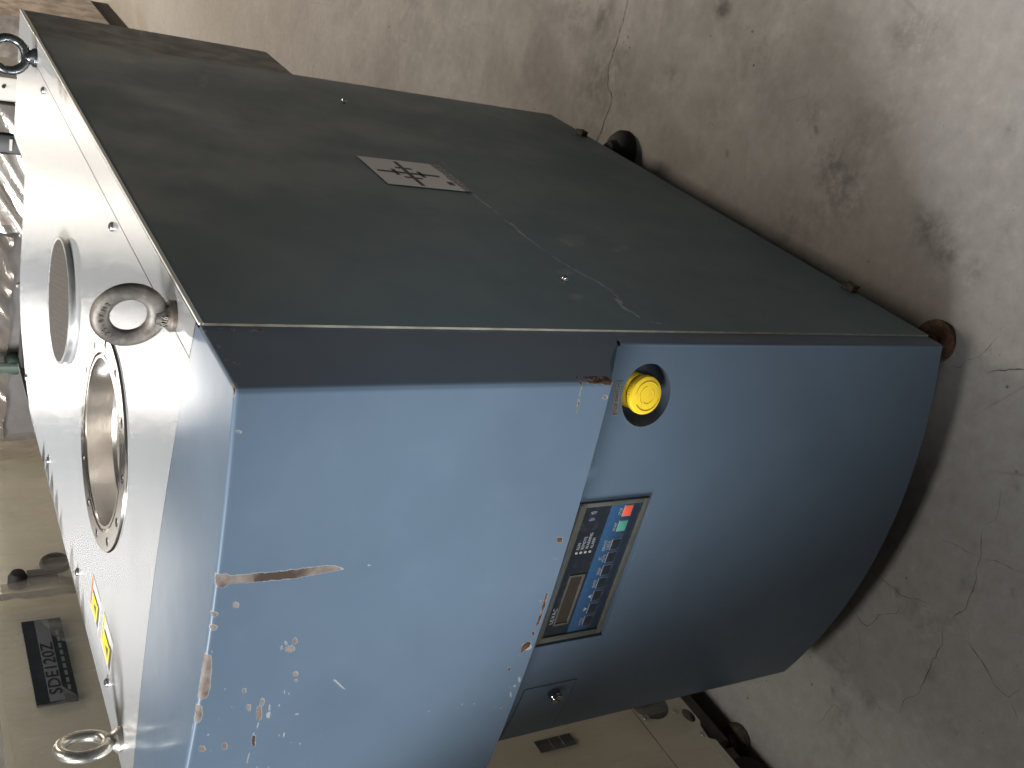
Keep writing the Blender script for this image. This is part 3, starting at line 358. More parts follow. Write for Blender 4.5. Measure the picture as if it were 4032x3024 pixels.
# ------------------------------------------------------------ floor
def axis(lo, hi, step, far):
    a = list(np.arange(lo, hi + 1e-6, step)); o = []
    d = step; x = lo
    while x > -far: d *= 1.6; x -= d; o.append(x)
    a = o[::-1] + a; d = step; x = a[-1]
    while x < far: d *= 1.6; x += d; a.append(x)
    return np.array(a)
ax_, ay_ = axis(-0.9, 0.7, 0.010, 45), axis(-0.6, 1.5, 0.010, 45)
gx, gy = np.meshgrid(ax_, ay_); nx, ny = len(ax_), len(ay_)
stn = np.zeros(gx.shape)
for x, y, r, a in STAIN: stn += a * np.exp(-((gx - x) ** 2 + (gy - y) ** 2) / (r * r * 0.7))
idx = np.arange(nx * ny).reshape(ny, nx)
fc = np.stack([idx[:-1, :-1], idx[:-1, 1:], idx[1:, 1:], idx[1:, :-1]], -1).reshape(-1, 4).tolist()
floor = mesh('floor', np.stack([gx, gy, np.zeros_like(gx)], -1).reshape(-1, 3).tolist(), fc, 'concrete', attrs={'stain': stn.ravel()}); floor['kind'] = 'structure'
for w, pts in CRACK:                                    # open cracks in the slab
    P = []
    for i in range(len(pts) - 1):
        a, b = Vector(pts[i]), Vector(pts[i + 1]); k = max(2, int((b - a).length / 0.006)); nrm = Vector((-(b - a).y, (b - a).x)).normalized()
        for j in range(k): P.append(a.lerp(b, j / k) + nrm * (noise.noise(Vector((i * 3.1 + j * 0.31, w * 40, pts[0][0] * 9))) * 0.0045 if 0 < i + j else 0))
    P.append(Vector(pts[-1])); V = []; F = []
    for i, p in enumerate(P):
        t = (P[min(i + 1, len(P) - 1)] - P[max(i - 1, 0)]).normalized(); nrm = Vector((-t.y, t.x)); ww = w * 0.0007 * (0.35 + 1.0 * random.random()) * min(1, (min(i, len(P) - 1 - i) + 0.5) / 4)
        V += [(*(p + nrm * ww), 0.0006), (*(p - nrm * ww), 0.0006)]
        if i: F.append((2 * i - 2, 2 * i - 1, 2 * i + 1, 2 * i))
    mesh('crack', V, F, 'crack_dark', floor)

# ------------------------------------------------------------ the pump cabinet
PW, PD = 0.64, 1.116
pump = thing('vacuum_pump', (-0.32, 0.5, 0), 'large blue and grey floor-standing pump cabinet with bowed front, yellow stop button and steel top', 'vacuum pump')
def yl(x): return -0.028 - 0.057 * (1 - ((x + 0.32) / 0.32) ** 2)
def yl_ang(x): return math.atan(0.057 * 2 * (x + 0.32) / 0.1024)
def yu(x, z):
    s = 0.033 - 0.015 * min(1, max(0, (ZT - z) / 0.4)); return -0.1175 - s * (1 - ((x + 0.32) / 0.32) ** 2)

# grey side panel with a turned edge, standing a little proud
def side_pts(step):
    ys = np.linspace(0, PD, int(PD / step)); zs = np.linspace(0.1, ZT - 0.0005, int((ZT - 0.1) / step)); return ys, zs
ys, zs = side_pts(0.004); Y, Zz = np.meshgrid(ys, zs); n_, m_ = len(ys), len(zs)
dent = 0.0012 * np.exp(-((Y - 0.55) ** 2 / 0.12 + (Zz - 0.7) ** 2 / 0.1)) 
X = 0.0025 - dent
X = np.where(Zz > ZT - 0.004, X - (0.004 - np.sqrt(np.maximum(0, 0.004 ** 2 - (Zz - ZT + 0.004) ** 2))), X)
idx = np.arange(n_ * m_).reshape(m_, n_); fc = np.stack([idx[:-1, :-1], idx[:-1, 1:], idx[1:, 1:], idx[1:, :-1]], -1).reshape(-1, 4).tolist()
mesh('side_panel', np.stack([X, Y, Zz], -1).reshape(-1, 3).tolist(), fc, 'grey_paint', pump, True,
     attrs={'scr': sdf(Y.ravel() * 1000, (Zz.ravel() - ZT) * 1000, SIDE), 'chip': sdf(Y.ravel() * 1000, (Zz.ravel() - ZT) * 1000, SMUD)}, label='dark grey right-hand side panel with a pale scratch')
box('panel_rim', -0.001, 0.0024, -0.0004, 0.0012, 0.1, ZT - 0.003, 'panel_edge', pump)
box('panel_rim', -0.001, 0.0024, 0.001, PD - 0.001, 0.0985, 0.1005, 'grey_paint_plain', pump)
box('panel_rim', -0.0011, 0.0022, 0.0015, PD - 0.001, ZT - 0.0045, ZT + 0.0006, 'rim_highlight', pump, bev=0.0012)  # top fold of the panel, its highlight painted as a bright strip
box('side_panel', -PW - 0.0025, -PW + 0.001, 0, PD, 0.1, ZT - 0.001, 'grey_paint_plain', pump)
box('rear_panel', -PW, -0.0005, PD - 0.02, PD, 0.1, ZT - 0.006, 'grey_paint_plain', pump)
prism('rear_housing', [(PD + 0.0005, ZT - 0.002), (1.329, ZT - 0.002), (1.312, ZT - 0.462), (1.309, ZT - 0.469), (PD + 0.0005, ZT - 0.468)], -0.245, -0.001, 'grey_paint_plain', pump, lambda u, v, h: (h, u, v), label='dark rear housing with a sloping underside')
box('frame_core', -PW + 0.02, -0.02, 0.02, PD - 0.03, 0.11, ZT - 0.25, 'dark_cavity', pump)
box('base_frame', -PW + 0.07, -0.07, 0.07, PD - 0.07, 0.075, 0.11, 'base_dark', pump)
def side_screw(y, z, nm='screw', mat='screw_steel'):
    mw = basis((0.0026, y, z), (0, 1, 0), (0, 0, 1))
    s = lathe(nm, [(0.0055, 0), (0.0055, 0.0008), (0.0038, 0.001), (0.0036, 0.003), (0.0028, 0.0042), (0, 0.0045)], mat, pump, 16, mw)
    r = random.random(); box('screw_slot', -0.003, 0.003, -0.0005, 0.0005, 0.0042, 0.0047, 'dark_cavity', s, mw=mw @ Matrix.Rotation(r, 4, 'Z')); box('screw_slot', -0.0005, 0.0005, -0.003, 0.003, 0.0042, 0.0047, 'dark_cavity', s, mw=mw @ Matrix.Rotation(r, 4, 'Z'))
side_screw(0.144, ZT - 0.503); side_screw(0.95, ZT - 0.507)
for y, z in ((0.96, ZT - 1.064), (0.159, ZT - 1.072)):          # rusted clip stubs on the lower edge
    bm = bmesh.new(); bmesh.ops.create_cube(bm, size=1); bmesh.ops.subdivide_edges(bm, edges=bm.edges, cuts=3, use_grid_fill=True)
    for v in bm.verts:
        k = noise.noise(v.co * 3 + Vector((y * 9, 0, 0))) * 0.35; v.co = Vector((0.007 + v.co.x * 0.012 * (1 + k), y + v.co.y * 0.022 * (1 + k), z + v.co.z * 0.017 * (1 + k) - 0.003))
    from_bm('clip', bm, 'rust_dark', pump, True)
# white instruction label with a cross symbol
lb = box('instruction_label', 0.0026, 0.0030, 0.474, 0.599, ZT - 0.539, ZT - 0.394, 'label_worn', pump, label='white label with a black cross symbol, worn at the bottom')
for y0, y1, z0, z1 in ((0.480, 0.590, 0.4512, 0.4585), (0.5315, 0.5395, 0.402, 0.509), (0.5555, 0.5625, 0.442, 0.471), (0.511, 0.518, 0.439, 0.470), (0.522, 0.550, 0.4292, 0.4362), (0.522, 0.549, 0.4735, 0.4805), (0.497, 0.512, 0.509, 0.520)):
    d = 0.0001 if y1 - y0 > 0.1 else 0; box('symbol_bar', 0.0029, 0.0032 + d, y0, y1, ZT - z1, ZT - z0, 'print_black', lb)

# blue upper cover: flanks and bowed front swept as one skin, rounded at the top
RC, RT = 0.004, 0.0035
def cover_plan(z, inset=0.0):
    P = []
    for i in range(46): P.append((0.0 - inset, -(0.1175 - RC) * i / 45))
    y0 = yu(0, z)
    for i in range(1, 6): a = math.pi / 2 * i / 6; P.append((-RC + RC * math.cos(a) - inset * math.cos(a), y0 + RC - RC * math.sin(a) + inset * math.sin(a)))
    xs = np.linspace(-RC, -PW + RC, 260)
    for x in xs: P.append((x, yu(x, z) + inset))
    for i in range(5, 0, -1): a = math.pi / 2 * i / 6; P.append((-PW + RC - RC * math.cos(a) + inset * math.cos(a), y0 + RC - RC * math.sin(a) + inset * math.sin(a)))
    for i in range(45, -1, -1): P.append((-PW + inset, -(0.1175 - RC) * i / 45))
    return P
def cover_bottom(x, y):
    t = -y
    if -PW + 0.002 < x < -0.002 or t > 0.1165: return ZT - 0.40
    if t < 0.024: return ZT - 0.473
    if t < 0.075: return ZT - 0.472 + (t - 0.024) / 0.051 * 0.046
    return ZT - 0.426 + (t - 0.075) / 0.0415 * 0.026
rows = []; V = []
hz = [(0.0035 * (1 - math.cos(a)) , -0.0035 * (1 - math.sin(a))) for a in [math.pi / 2 * (1 - i / 5) for i in range(6)]]  # inset, dz
hz = [(RT * (1 - math.sin(b)), -RT * (1 - math.cos(b))) for b in [math.pi / 2 * i / 5 for i in range(6)]]
nr = 150
for ins, dz in hz: V += [(x, y, ZT + dz) for x, y in cover_plan(ZT, ins)]
base = cover_plan(ZT); NC = len(base)
for r in range(1, nr + 1):
    t = r / nr
    for k in range(NC):
        x, y = base[k]; zb = cover_bottom(x, y); z = (ZT - RT) + (zb - ZT + RT) * t
        if -PW + 0.001 < x < -0.001: y = y + (yu(x, z) - yu(x, ZT))
        V.append((x, y, z))
F = [(r * NC + k, r * NC + k + 1, (r + 1) * NC + k + 1, (r + 1) * NC + k) for r in range(len(hz) + nr - 1) for k in range(NC - 1)]
va = np.array(V); zl = (va[:, 2] - ZT) * 1000
front = (va[:, 0] < -0.003) & (va[:, 1] < -0.10); flk = va[:, 0] > -0.004
att = {}
for nm, L in (('chip', CHIP), ('rust', RUST), ('scr', SCR)):
    d = sdf(va[:, 0] * 1000, zl, L); d[~front] = np.where(flk[~front] & (va[~front, 1] < -0.105) , d[~front], 12.0)
    if nm == 'chip': d2 = sdf(va[:, 1] * 1000, zl, FLANK); d = np.where(flk & ~front, np.minimum(d, d2), d)
    att[nm] = d
cover = mesh('upper_cover', V, F, 'blue_paint_worn', pump, True, attrs=att, label='pale blue bowed upper front cover with chipped paint and a long gouge')
bk = lambda x: 0.010 + 0.026 * (1 - ((x + 0.32) / 0.32) ** 2)
top = cover_plan(ZT, RT)[:]; back = [(x, bk(x)) for x in np.linspace(-PW + RT, -RT, 60)]
sheet('cover_top', [p for i, p in enumerate(top)] + back, [], 'blue_paint_gloss', lambda u, v: (u, v, ZT), cover, step=0.03)
# folded lip under the cover
V = []; F = []
for k, (x, y) in enumerate(base):
    zb = cover_bottom(x, y); yy = yu(x, zb) if -PW + 0.001 < x < -0.001 else y
    inn = (min(-0.012, max(-PW + 0.012, x)), max(yy + 0.05, -0.02) if y < -0.03 else y, zb + (0.0 if y < -0.1 else 0.001))
    V += [(x, yy, zb), inn]
    if k: F.append((2 * k - 2, 2 * k - 1, 2 * k + 1, 2 * k))
mesh('cover_lip', V, F, 'blue_paint', cover)

# blue lower panel with openings for the control panel and the stop switch
LT, LB = ZT - 0.452, 0.1
ex, ez, er = -0.0605, ZT - 0.5225, 0.0372
outer = [(-0.004, LB), (-0.004, LT - 0.018), (-0.03, LT - 0.015), (-0.09, LT - 0.004), (-0.19, LT), (-0.412, LT), (-PW + 0.004, LT), (-PW + 0.004, LB)]
hole = [(-0.1905, ZT - 0.4525), (-0.1905, ZT - 0.5615), (-0.4095, ZT - 0.5615), (-0.4095, ZT - 0.4525)]
door = [(-0.4985, ZT - 0.4725), (-0.4985, ZT - 0.559), (-0.636, ZT - 0.583), (-0.636, ZT - 0.492)]
lower = sheet('lower_panel', outer, [hole, circ(ex, ez, er, 64)], 'blue_paint', lambda u, v: (u, yl(u), v), pump, step=0.012, smooth=True, label='blue bowed lower front panel')
for s in (0, 1):                                        # turned flanks, rounded corner
    V = []; F = []
    prof = [(0, 0.0)] + [(-0.004 + 0.004 * math.cos(a), yl(-0.004) + 0.004 - 0.004 * math.sin(a)) for a in [math.pi / 2 * i / 6 for i in range(7)]]
    for z in np.linspace(LB, ZT - 0.4735, 30): V += [((x if s == 0 else -PW - x), y, z) for x, y in prof]
    n = len(prof); F = [(r * n + k, r * n + k + 1, (r + 1) * n + k + 1, (r + 1) * n + k) for r in range(29) for k in range(n - 1)]
    mesh('panel_flank', V, F, 'blue_paint', lower, True)
# return edge on top and below
for z, nm in ((LT, 'panel_edge_fold'), (LB, 'panel_edge_fold')):
    V = []; F = []
    for i, x in enumerate(np.linspace(-0.001, -PW + 0.001, 80)):
        zz = z if z == LB else (LT - 0.018 if x > -0.03 else LT - 0.018 * (1 - min(1, (-x - 0.03) / 0.1)))
        V += [(x, yl(min(x, -0.004)), zz), (x, yl(min(x, -0.004)) + 0.02, zz + 0.0005)]
        if i: F.append((2 * i - 2, 2 * i - 1, 2 * i + 1, 2 * i))
    mesh(nm, V, F, 'blue_paint', lower)
# little access door: four thin shadow gaps, captive knob
dg = 0.0005
for (u0, v0), (u1, v1), w in ((door[0], door[1], 0.0011), (door[0], door[3], 0.0009), (door[1], door[2], 0.00035)):
    V = []; F = []
    for i in range(13):
        u = u0 + (u1 - u0) * i / 12; v = v0 + (v1 - v0) * i / 12; du, dv = (w, 0) if abs(u1 - u0) < 0.01 else (0, w)
        V += [(u - du, yl(u - du) - 0.0003, v - dv), (u + du, yl(u + du) - 0.0003, v + dv)]
        if i: F.append((2 * i - 2, 2 * i - 1, 2 * i + 1, 2 * i))
    mesh('door_gap', V, F, 'dark_cavity', lower)
kx, kz = -0.5195, ZT - 0.529; an = yl_ang(kx)
def on_lower(x, z, off=0.0):                          # local X right, Y up, Z out of the panel
    a = yl_ang(x); nrm = Vector((math.sin(a), -math.cos(a), 0)); return basis(Vector((x, yl(x), z)) + nrm * off, (math.cos(a), math.sin(a), 0), (0, 0, 1))
kn = lathe('door_knob', [(0.0090, 0), (0.0090, 0.009), (0.0086, 0.0095), (0.0086, 0.0125), (0.0078, 0.0135), (0, 0.0135)], 'chrome_dark', pump, 28, on_lower(kx, kz), label='small slotted metal knob')
box('knob_slot', -0.0072, 0.0072, -0.001, 0.001, 0.0129, 0.0138, 'dark_cavity', kn, mw=on_lower(kx, kz) @ Matrix.Rotation(0.9, 4, 'Z'))

# stop switch in its round recess
ang = yl_ang(ex); ON = on_lower(ex, ez)
V = []; F = []; n = 64
for j, (r, d) in enumerate(((1.0, 0.0), (0.985, 0.008), (0.96, 0.022), (0.90, 0.034), (0.6, 0.038))):
    for i in range(n):
        a = 2 * math.pi * i / n; u = ex + er * r * math.cos(a); v = ez + er * r * math.sin(a); V.append((u, yl(ex + er * math.cos(a)) + d if j < 1 else yl(ex) + d + (yl(ex + er * math.cos(a)) - yl(ex)) * (1 - d / 0.038), v))
F = [(j * n + i, j * n + (i + 1) % n, (j + 1) * n + (i + 1) % n, (j + 1) * n + i) for j in range(4) for i in range(n)]; F.append(tuple(4 * n + i for i in range(n)))
mesh('switch_recess', V, F, 'recess_dark', pump, True)
es = lathe('stop_button', [(0.0, -0.032), (0.018, -0.032), (0.018, -0.020), (0.0165, -0.019), (0.0165, -0.011), (0.0222, -0.0105), (0.0234, -0.009), (0.0234, -0.003), (0.0228, -0.0012), (0.020, -0.0002), (0.012, 0.0006), (0, 0.0008)], 'yellow_plastic', pump, 72, ON @ T(0, 0, 0.001), wob=None, label='round yellow push button')
lathe('button_collar', [(0.0, -0.037), (0.0222, -0.037), (0.0222, -0.018), (0.021, -0.016), (0, -0.016)], 'yellow_plastic', es, 48, ON @ T(0.001, 0.001, 0.0))
for i in range(44):
    a = 2 * math.pi * i / 44; box('grip_rib', 0.0231, 0.0239, -0.0007, 0.0007, -0.0085, -0.0035, 'yellow_plastic', es, mw=ON @ T(0, 0, 0.001) @ Matrix.Rotation(a, 4, 'Z'))
def arc(r, a0, a1, k=24): return [(ON @ T(0, 0, 0.0019)) @ Vector((r * math.cos(a0 + (a1 - a0) * i / k), r * math.sin(a0 + (a1 - a0) * i / k), -0.0008 * (r / 0.02) ** 2 * 0.6)) for i in range(k + 1)]
for r, a0, a1 in ((0.0185, 2.2, 4.4), (0.0175, -0.9, 1.5), (0.0115, 0.2, 2.4), (0.0095, 2.6, 5.6)): tube('arrow_ring', arc(r, a0, a1), 0.00045, 'yellow_groove', es, 5)
sl = box('switch_label', -0.0205, 0.0205, -0.0052, 0.0052, 0, 0.0006, 'plate_grey', pump, mw=on_lower(-0.063, ZT - 0.4775, 0.0003))
for a, b, c, d in ((-0.0192, 0.0192, 0.0038, 0.0042), (-0.0192, 0.0192, -0.0042, -0.0038), (-0.0192, -0.0188, -0.0042, 0.0042), (0.0188, 0.0192, -0.0042, 0.0042)): box('label_border', a, b, c, d, 0.0006, 0.0008 + (0.00004 if b - a < .01 else 0), 'print_black', sl, mw=on_lower(-0.063, ZT - 0.4775, 0.0003))
text('switch_lettering', 'STOP SWITCH', 0.0062, 'print_black', sl, on_lower(-0.063, ZT - 0.4775, 0.0010), 'CENTER', 0.92)

# control panel, flat in its cut-out
YP = -0.0775; PX, PZ = 0.0032, 0.0040
def PM(x, z, off): return basis((x + PX, YP - off, ZT + z + PZ), (1, 0, 0), (0, 0, 1))
def PB(nm, x0, x1, z0, z1, y0, y1, mat, par, **k): return box(nm, x0 + PX, x1 + PX, YP - y1, YP - y0, ZT + z0 + PZ, ZT + z1 + PZ, mat, par, **k)
cp = PB('control_panel', -0.4085, -0.1915, -0.5610, -0.4520, -0.012, 0.0, 'panel_print', pump, label='dark control panel with display, indicator lamps and nine keys')
for x0, x1, z0, z1 in ((-0.4085, -0.1915, -0.5605, -0.5528), (-0.4085, -0.1915, -0.4645, -0.4555), (-0.4085, -0.4000, -0.5530, -0.4643), (-0.1975, -0.1915, -0.5530, -0.4643)): PB('bezel', x0, x1, z0, z1, 0.0, 0.0025, 'bezel_grey', cp, bev=0.0006)
PB('bezel', -0.4085, -0.1915, -0.4557, -0.4527, 0.0, 0.0062, 'bezel_grey', cp, bev=0.001)
V = []; F = []                                          # lit ledge of the cut-out below the panel
for i, x in enumerate(np.linspace(-0.1905, -0.4095, 30)):
    V += [(x, yl(x), ZT - 0.5615), (x, YP + 0.006, ZT - 0.5606)]
    if i: F.append((2 * i - 2, 2 * i - 1, 2 * i + 1, 2 * i))
mesh('cutout_ledge', V, F, 'blue_paint', lower)
V = [(-0.4095, yl(-0.4095), ZT - 0.5615), (-0.4095, YP + 0.01, ZT - 0.5615), (-0.4095, YP + 0.01, ZT - 0.4525), (-0.4095, yl(-0.4095), ZT - 0.4525)]
mesh('cutout_ledge', V, [(0, 1, 2, 3)], 'blue_paint', lower)
lcd = PB('display', -0.3815, -0.3030, -0.4985, -0.4775, 0.0, 0.0004, 'lcd', cp)
for x0, x1, z0, z1 in ((-0.3825, -0.3022, -0.5000, -0.4975), (-0.3825, -0.3022, -0.4785, -0.4768), (-0.3827, -0.3800, -0.4976, -0.4784), (-0.3045, -0.3020, -0.4976, -0.4784)): PB('display_frame', x0, x1, z0, z1, 0.0002, 0.0014, 'bezel_grey', lcd)
text('maker_lettering', 'ULVAC', 0.0082, 'print_white', cp, PM(-0.3795, -0.4725, 0.0003), 'LEFT', 1.0)
for z, s in ((-0.4745, 'RUN'), (-0.4812, 'REMOTE'), (-0.4880, 'WARNING'), (-0.4950, 'ALARM')):
    lathe('indicator_lamp', [(0, 0.0008), (0.0016, 0.0007), (0.0021, 0.0)], 'led_lens', cp, 14, PM(-0.2672, z, 0.0))
    text('indicator_lettering', s, 0.0062, 'print_white', cp, PM(-0.2622, z, 0.0003), 'LEFT', 0.82)
for sgn in (-1, 1):
    for r in (0.0035, 0.0052, 0.0069): 
        pts = [(PX - 0.2120 + sgn * (r * math.cos(q)), YP - 0.0003, ZT + PZ - 0.4802 + r * math.sin(q)) for q in np.linspace(-0.75, 0.75, 9)]; tube('buzzer_mark', pts, 0.00038, 'print_white', cp, 4)
keys = [(-0.3834, 'MODE', 'button_dark'), (-0.3629, 'v', 'button_dark'), (-0.3421, '^', 'button_dark'), (-0.3215, 'ENTER', 'button_dark'), (-0.3012, 'RESET', 'button_dark'), (-0.2808, 'BZ|MUTE', 'button_dark'), (-0.2606, 'REMOTE|/LOCAL', 'button_dark'), (-0.2322, 'START', 'button_green'), (-0.2093, 'STOP', 'button_red')]
for x, s, mt in keys:
    kb = PB('key', x - 0.0082, x + 0.0082, -0.5390, -0.5255, 0.0, 0.0004, 'print_white', cp)
    PB('key_cap', x - 0.0077, x + 0.0077, -0.5385, -0.5260, 0.0003, 0.0009, mt, kb, bev=0.0002)
    if s in 'v^':
        k = 0.0024 if s == '^' else -0.0024; zc = -0.5210 + PZ; x += PX
        mesh('key_arrow', [(x - 0.0036, YP - 0.0004, ZT + zc - k), (x + 0.0036, YP - 0.0004, ZT + zc - k), (x, YP - 0.0004, ZT + zc + k * 1.4)], [(0, 1, 2) if k > 0 else (0, 2, 1)], 'print_white', cp)
    else:
        L = s.split('|'); zz = [-0.5216] if len(L) == 1 else [-0.5160, -0.5218]
        for t_, z in zip(L, zz): text('key_lettering', t_, 0.0056, 'print_white', cp, PM(x, z, 0.0003), 'CENTER', 0.78)

# ------------------------------------------------------------ steel top
GAP = 0.0009
def topmap(z): return lambda u, v: (u, v, z)
plate_out = [(-0.0425 - GAP, 0.0008 + bk(-0.043))] + [(x, bk(x) + 0.0008) for x in np.linspace(-0.06, -0.63, 50)] + [(-PW + 0.001, bk(-PW) + 0.001), (-PW + 0.0005, 0.93), (-0.605, 1.0), (-0.552, 1.088), (-0.50, 1.13), (-0.46, 1.143), (-0.253, 1.148), (-0.0425 - GAP, 1.148)]
FX, FY, FR = -0.331, 0.328, 0.141
def with_uv(o):
    me = o.data; uv = me.uv_layers.new(name='UVMap'); co = np.empty(len(me.vertices) * 3); me.vertices.foreach_get('co', co); co = co.reshape(-1, 3)
    li = np.empty(len(me.loops), dtype=np.int64); me.loops.foreach_get('vertex_index', li); uv.data.foreach_set('uv', (co[li][:, :2] + 1).ravel().astype(np.float32)); return o
plate = with_uv(sheet('top_plate', plate_out, [circ(FX, FY, FR + 0.0015, 96)], 'brushed_steel', topmap(ZT), pump, step=0.05, label='brushed steel top plate with a round port'))
with_uv(sheet('top_strip', [(-0.0425 + GAP, 0.001 + bk(-0.04)), (-0.002, bk(0) + 0.001), (-0.0012, PD), (-0.0425 + GAP, PD)], [], 'brushed_steel', topmap(ZT + 0.0003), pump, step=0.06))
with_uv(sheet('top_strip', [(-0.245, 1.1485), (-0.0425 + GAP, 1.1485), (-0.0425 + GAP, PD + 0.001), (-0.0005, PD + 0.001), (-0.0005, 1.329), (-0.245, 1.329)], [], 'brushed_steel', topmap(ZT - 0.0004), pump))
box('panel_rim', -0.0022, 0.0004, PD + 0.001, 1.3285, ZT - 0.006, ZT + 0.0006, 'rim_highlight', pump, bev=0.0004)  # same painted highlight, carried along the rear housing
box('frame_rail', -0.06, -0.022, 0.03, PD - 0.005, ZT - 0.03, ZT - 0.004, 'dark_cavity', pump)
box('plate_rim', -PW - 0.001, -PW + 0.0008, 0.03, 0.93, ZT - 0.02, ZT - 0.0003, 'brushed_steel', pump)
box('frame_rail', -PW + 0.005, -0.06, PD - 0.03, 1.135, ZT - 0.03, ZT - 0.004, 'dark_cavity', pump)
# inlet flange
holes = [circ(FX + 0.1285 * math.cos(a), FY + 0.1285 * math.sin(a), 0.0056, 14) for a in [2 * math.pi * (i + 0.4) / 12 for i in range(12)]]
ZF = ZT + 0.003
fl = sheet('inlet_flange', circ(FX, FY, FR, 96), [circ(FX, FY, 0.1165, 96)] + holes, 'polished_steel', topmap(ZF), pump, label='polished round inlet flange with bolt holes')
FT = T(FX, FY, ZF)
lathe('flange_rim', [(FR, 0), (FR, -0.012)], 'polished_steel', fl, 96, FT)
lathe('flange_lip', [(0.1165, 0), (0.1165, -0.004), (0.112, -0.004), (0.112, -0.0005), (0.1085, -0.0005), (0.1075, -0.002)], 'polished_steel', fl, 96, FT)
lathe('flange_bore', [(0.1075, -0.002), (0.1075, -0.035), (0.1035, -0.040), (0.1035, -0.105), (0, -0.105)], 'bore_steel', fl, 96, FT)
for i in range(12):
    a = 2 * math.pi * (i + 0.4) / 12; mw = T(FX + 0.1285 * math.cos(a), FY + 0.1285 * math.sin(a), ZF)
    lathe('bolt_hole', [(0.0062, 0.0), (0.0058, 0.0003), (0.0054, -0.001), (0.0054, -0.014), (0, -0.014)], 'chrome_dark', fl, 14, mw)
sheet('gap_ring', circ(FX, FY, FR + 0.006, 48), [circ(FX, FY, FR - 0.01, 48)], 'dark_cavity', topmap(ZT - 0.010), fl)
# mesh-covered vent, a short collar on the plate
VX, VY, VR, VH = -0.290, 0.664, 0.096, 0.009
ve = lathe('vent_collar', [(VR - 0.003, 0), (VR - 0.003, VH - 0.003), (VR, VH - 0.0028), (VR, VH), (VR - 0.004, VH + 0.0005), (VR - 0.005, VH - 0.001)], 'vent_metal', pump, 72, T(VX, VY, ZT), label='round vent with a wire mesh top')
V = []; F = []
for pitch, wr, A, dz in ((0.0080, 0.0024, math.atan2(-0.94, 0.33), 0.0), (0.0050, 0.0008, math.atan2(0.33, 0.94), 0.0016)):
    k = int(VR / pitch)
    for i in range(-k, k + 1):
        o_ = i * pitch; h = math.sqrt(max(0, (VR - 0.004) ** 2 - o_ * o_))
        e1, e2 = Vector((math.cos(A), math.sin(A), 0)), Vector((-math.sin(A), math.cos(A), 0)); b = len(V)
        for t_ in (-h, h):
            for q in range(6): V.append(Vector((VX, VY, ZT + VH - 0.0018 + dz)) + e1 * t_ + e2 * (o_ + wr * math.cos(math.pi / 3 * q)) + Vector((0, 0, wr * math.sin(math.pi / 3 * q))))
        F += [(b + q, b + (q + 1) % 6, b + 6 + (q + 1) % 6, b + 6 + q) for q in range(6)]
wm = mesh('wire_mesh', V, F, 'wire_mesh', ve); wm['kind'] = 'stuff'
lathe('vent_well', [(VR - 0.006, 0.0005), (0, 0.0005)], 'rust_dark', ve, 40, T(VX, VY, ZT))
# screws in the top
for x, y in ((-0.060, 0.391), (-0.059, 0.988), (-0.601, 0.403), (-0.600, 0.173), (-0.599, 0.985), (-0.60, 0.70)):
    s = lathe('screw', [(0.0062, 0), (0.0062, 0.0015), (0.0055, 0.003), (0.003, 0.0042), (0, 0.0043)], 'screw_steel', pump, 18, T(x, y, ZT + 0.0001))
    a = random.random() * 3
    for q in (0, math.pi / 2): box('screw_slot', -0.0032, 0.0032, -0.0006, 0.0006, 0.0036, 0.0045, 'dark_cavity', s, mw=T(x, y, ZT + 0.0001) @ Matrix.Rotation(a + q, 4, 'Z'))
# warning stickers
for x0, x1, y0, y1, hd, nm in ((-0.582, -0.533, 0.2515, 0.312, 'print_orange', 'warning sticker with an orange header'), (-0.581, -0.531, 0.1675, 0.2305, 'print_yellow', 'warning sticker with a yellow header')):
    s = box('warning_sticker', x0, x1, y0, y1, ZT + 0.0002, ZT + 0.0005, 'label_white', pump, label=nm); z0, z1 = ZT + 0.0005, ZT + 0.0007
    box('sticker_header', x0 + 0.002, x1 - 0.002, y1 - 0.0105, y1 - 0.002, z0, z1, hd, s)
    for i in range(4): box('header_lettering', x0 + 0.010 + i * 0.0075, x0 + 0.0145 + i * 0.0075, y1 - 0.0085, y1 - 0.0045, z0, z1 + 0.0001, 'print_grey', s)
    box('sticker_picture', x0 + 0.003, x0 + 0.029, y0 + 0.014, y1 - 0.014, z0, z1, 'print_yellow', s)
    box('sticker_bar', x0 + 0.029, x0 + 0.0325, y0 + 0.014, y1 - 0.014, z0, z1 + 0.00005, 'print_black', s)
    box('sticker_bar', x0 + 0.0335, x0 + 0.0342, y0 + 0.012, y1 - 0.013, z0, z1, 'print_black', s)
    box('sticker_bar', x0 + 0.002, x1 - 0.013, y0 + 0.0015, y0 + 0.0125, z0, z1, 'print_grey', s)
    mesh('sticker_symbol', [(x0 + 0.008, y0 + 0.02, z1 + 0.0001), (x0 + 0.024, y0 + 0.02, z1 + 0.0001), (x0 + 0.016, y0 + 0.038, z1 + 0.0001)], [(0, 1, 2)], 'print_grey', s)
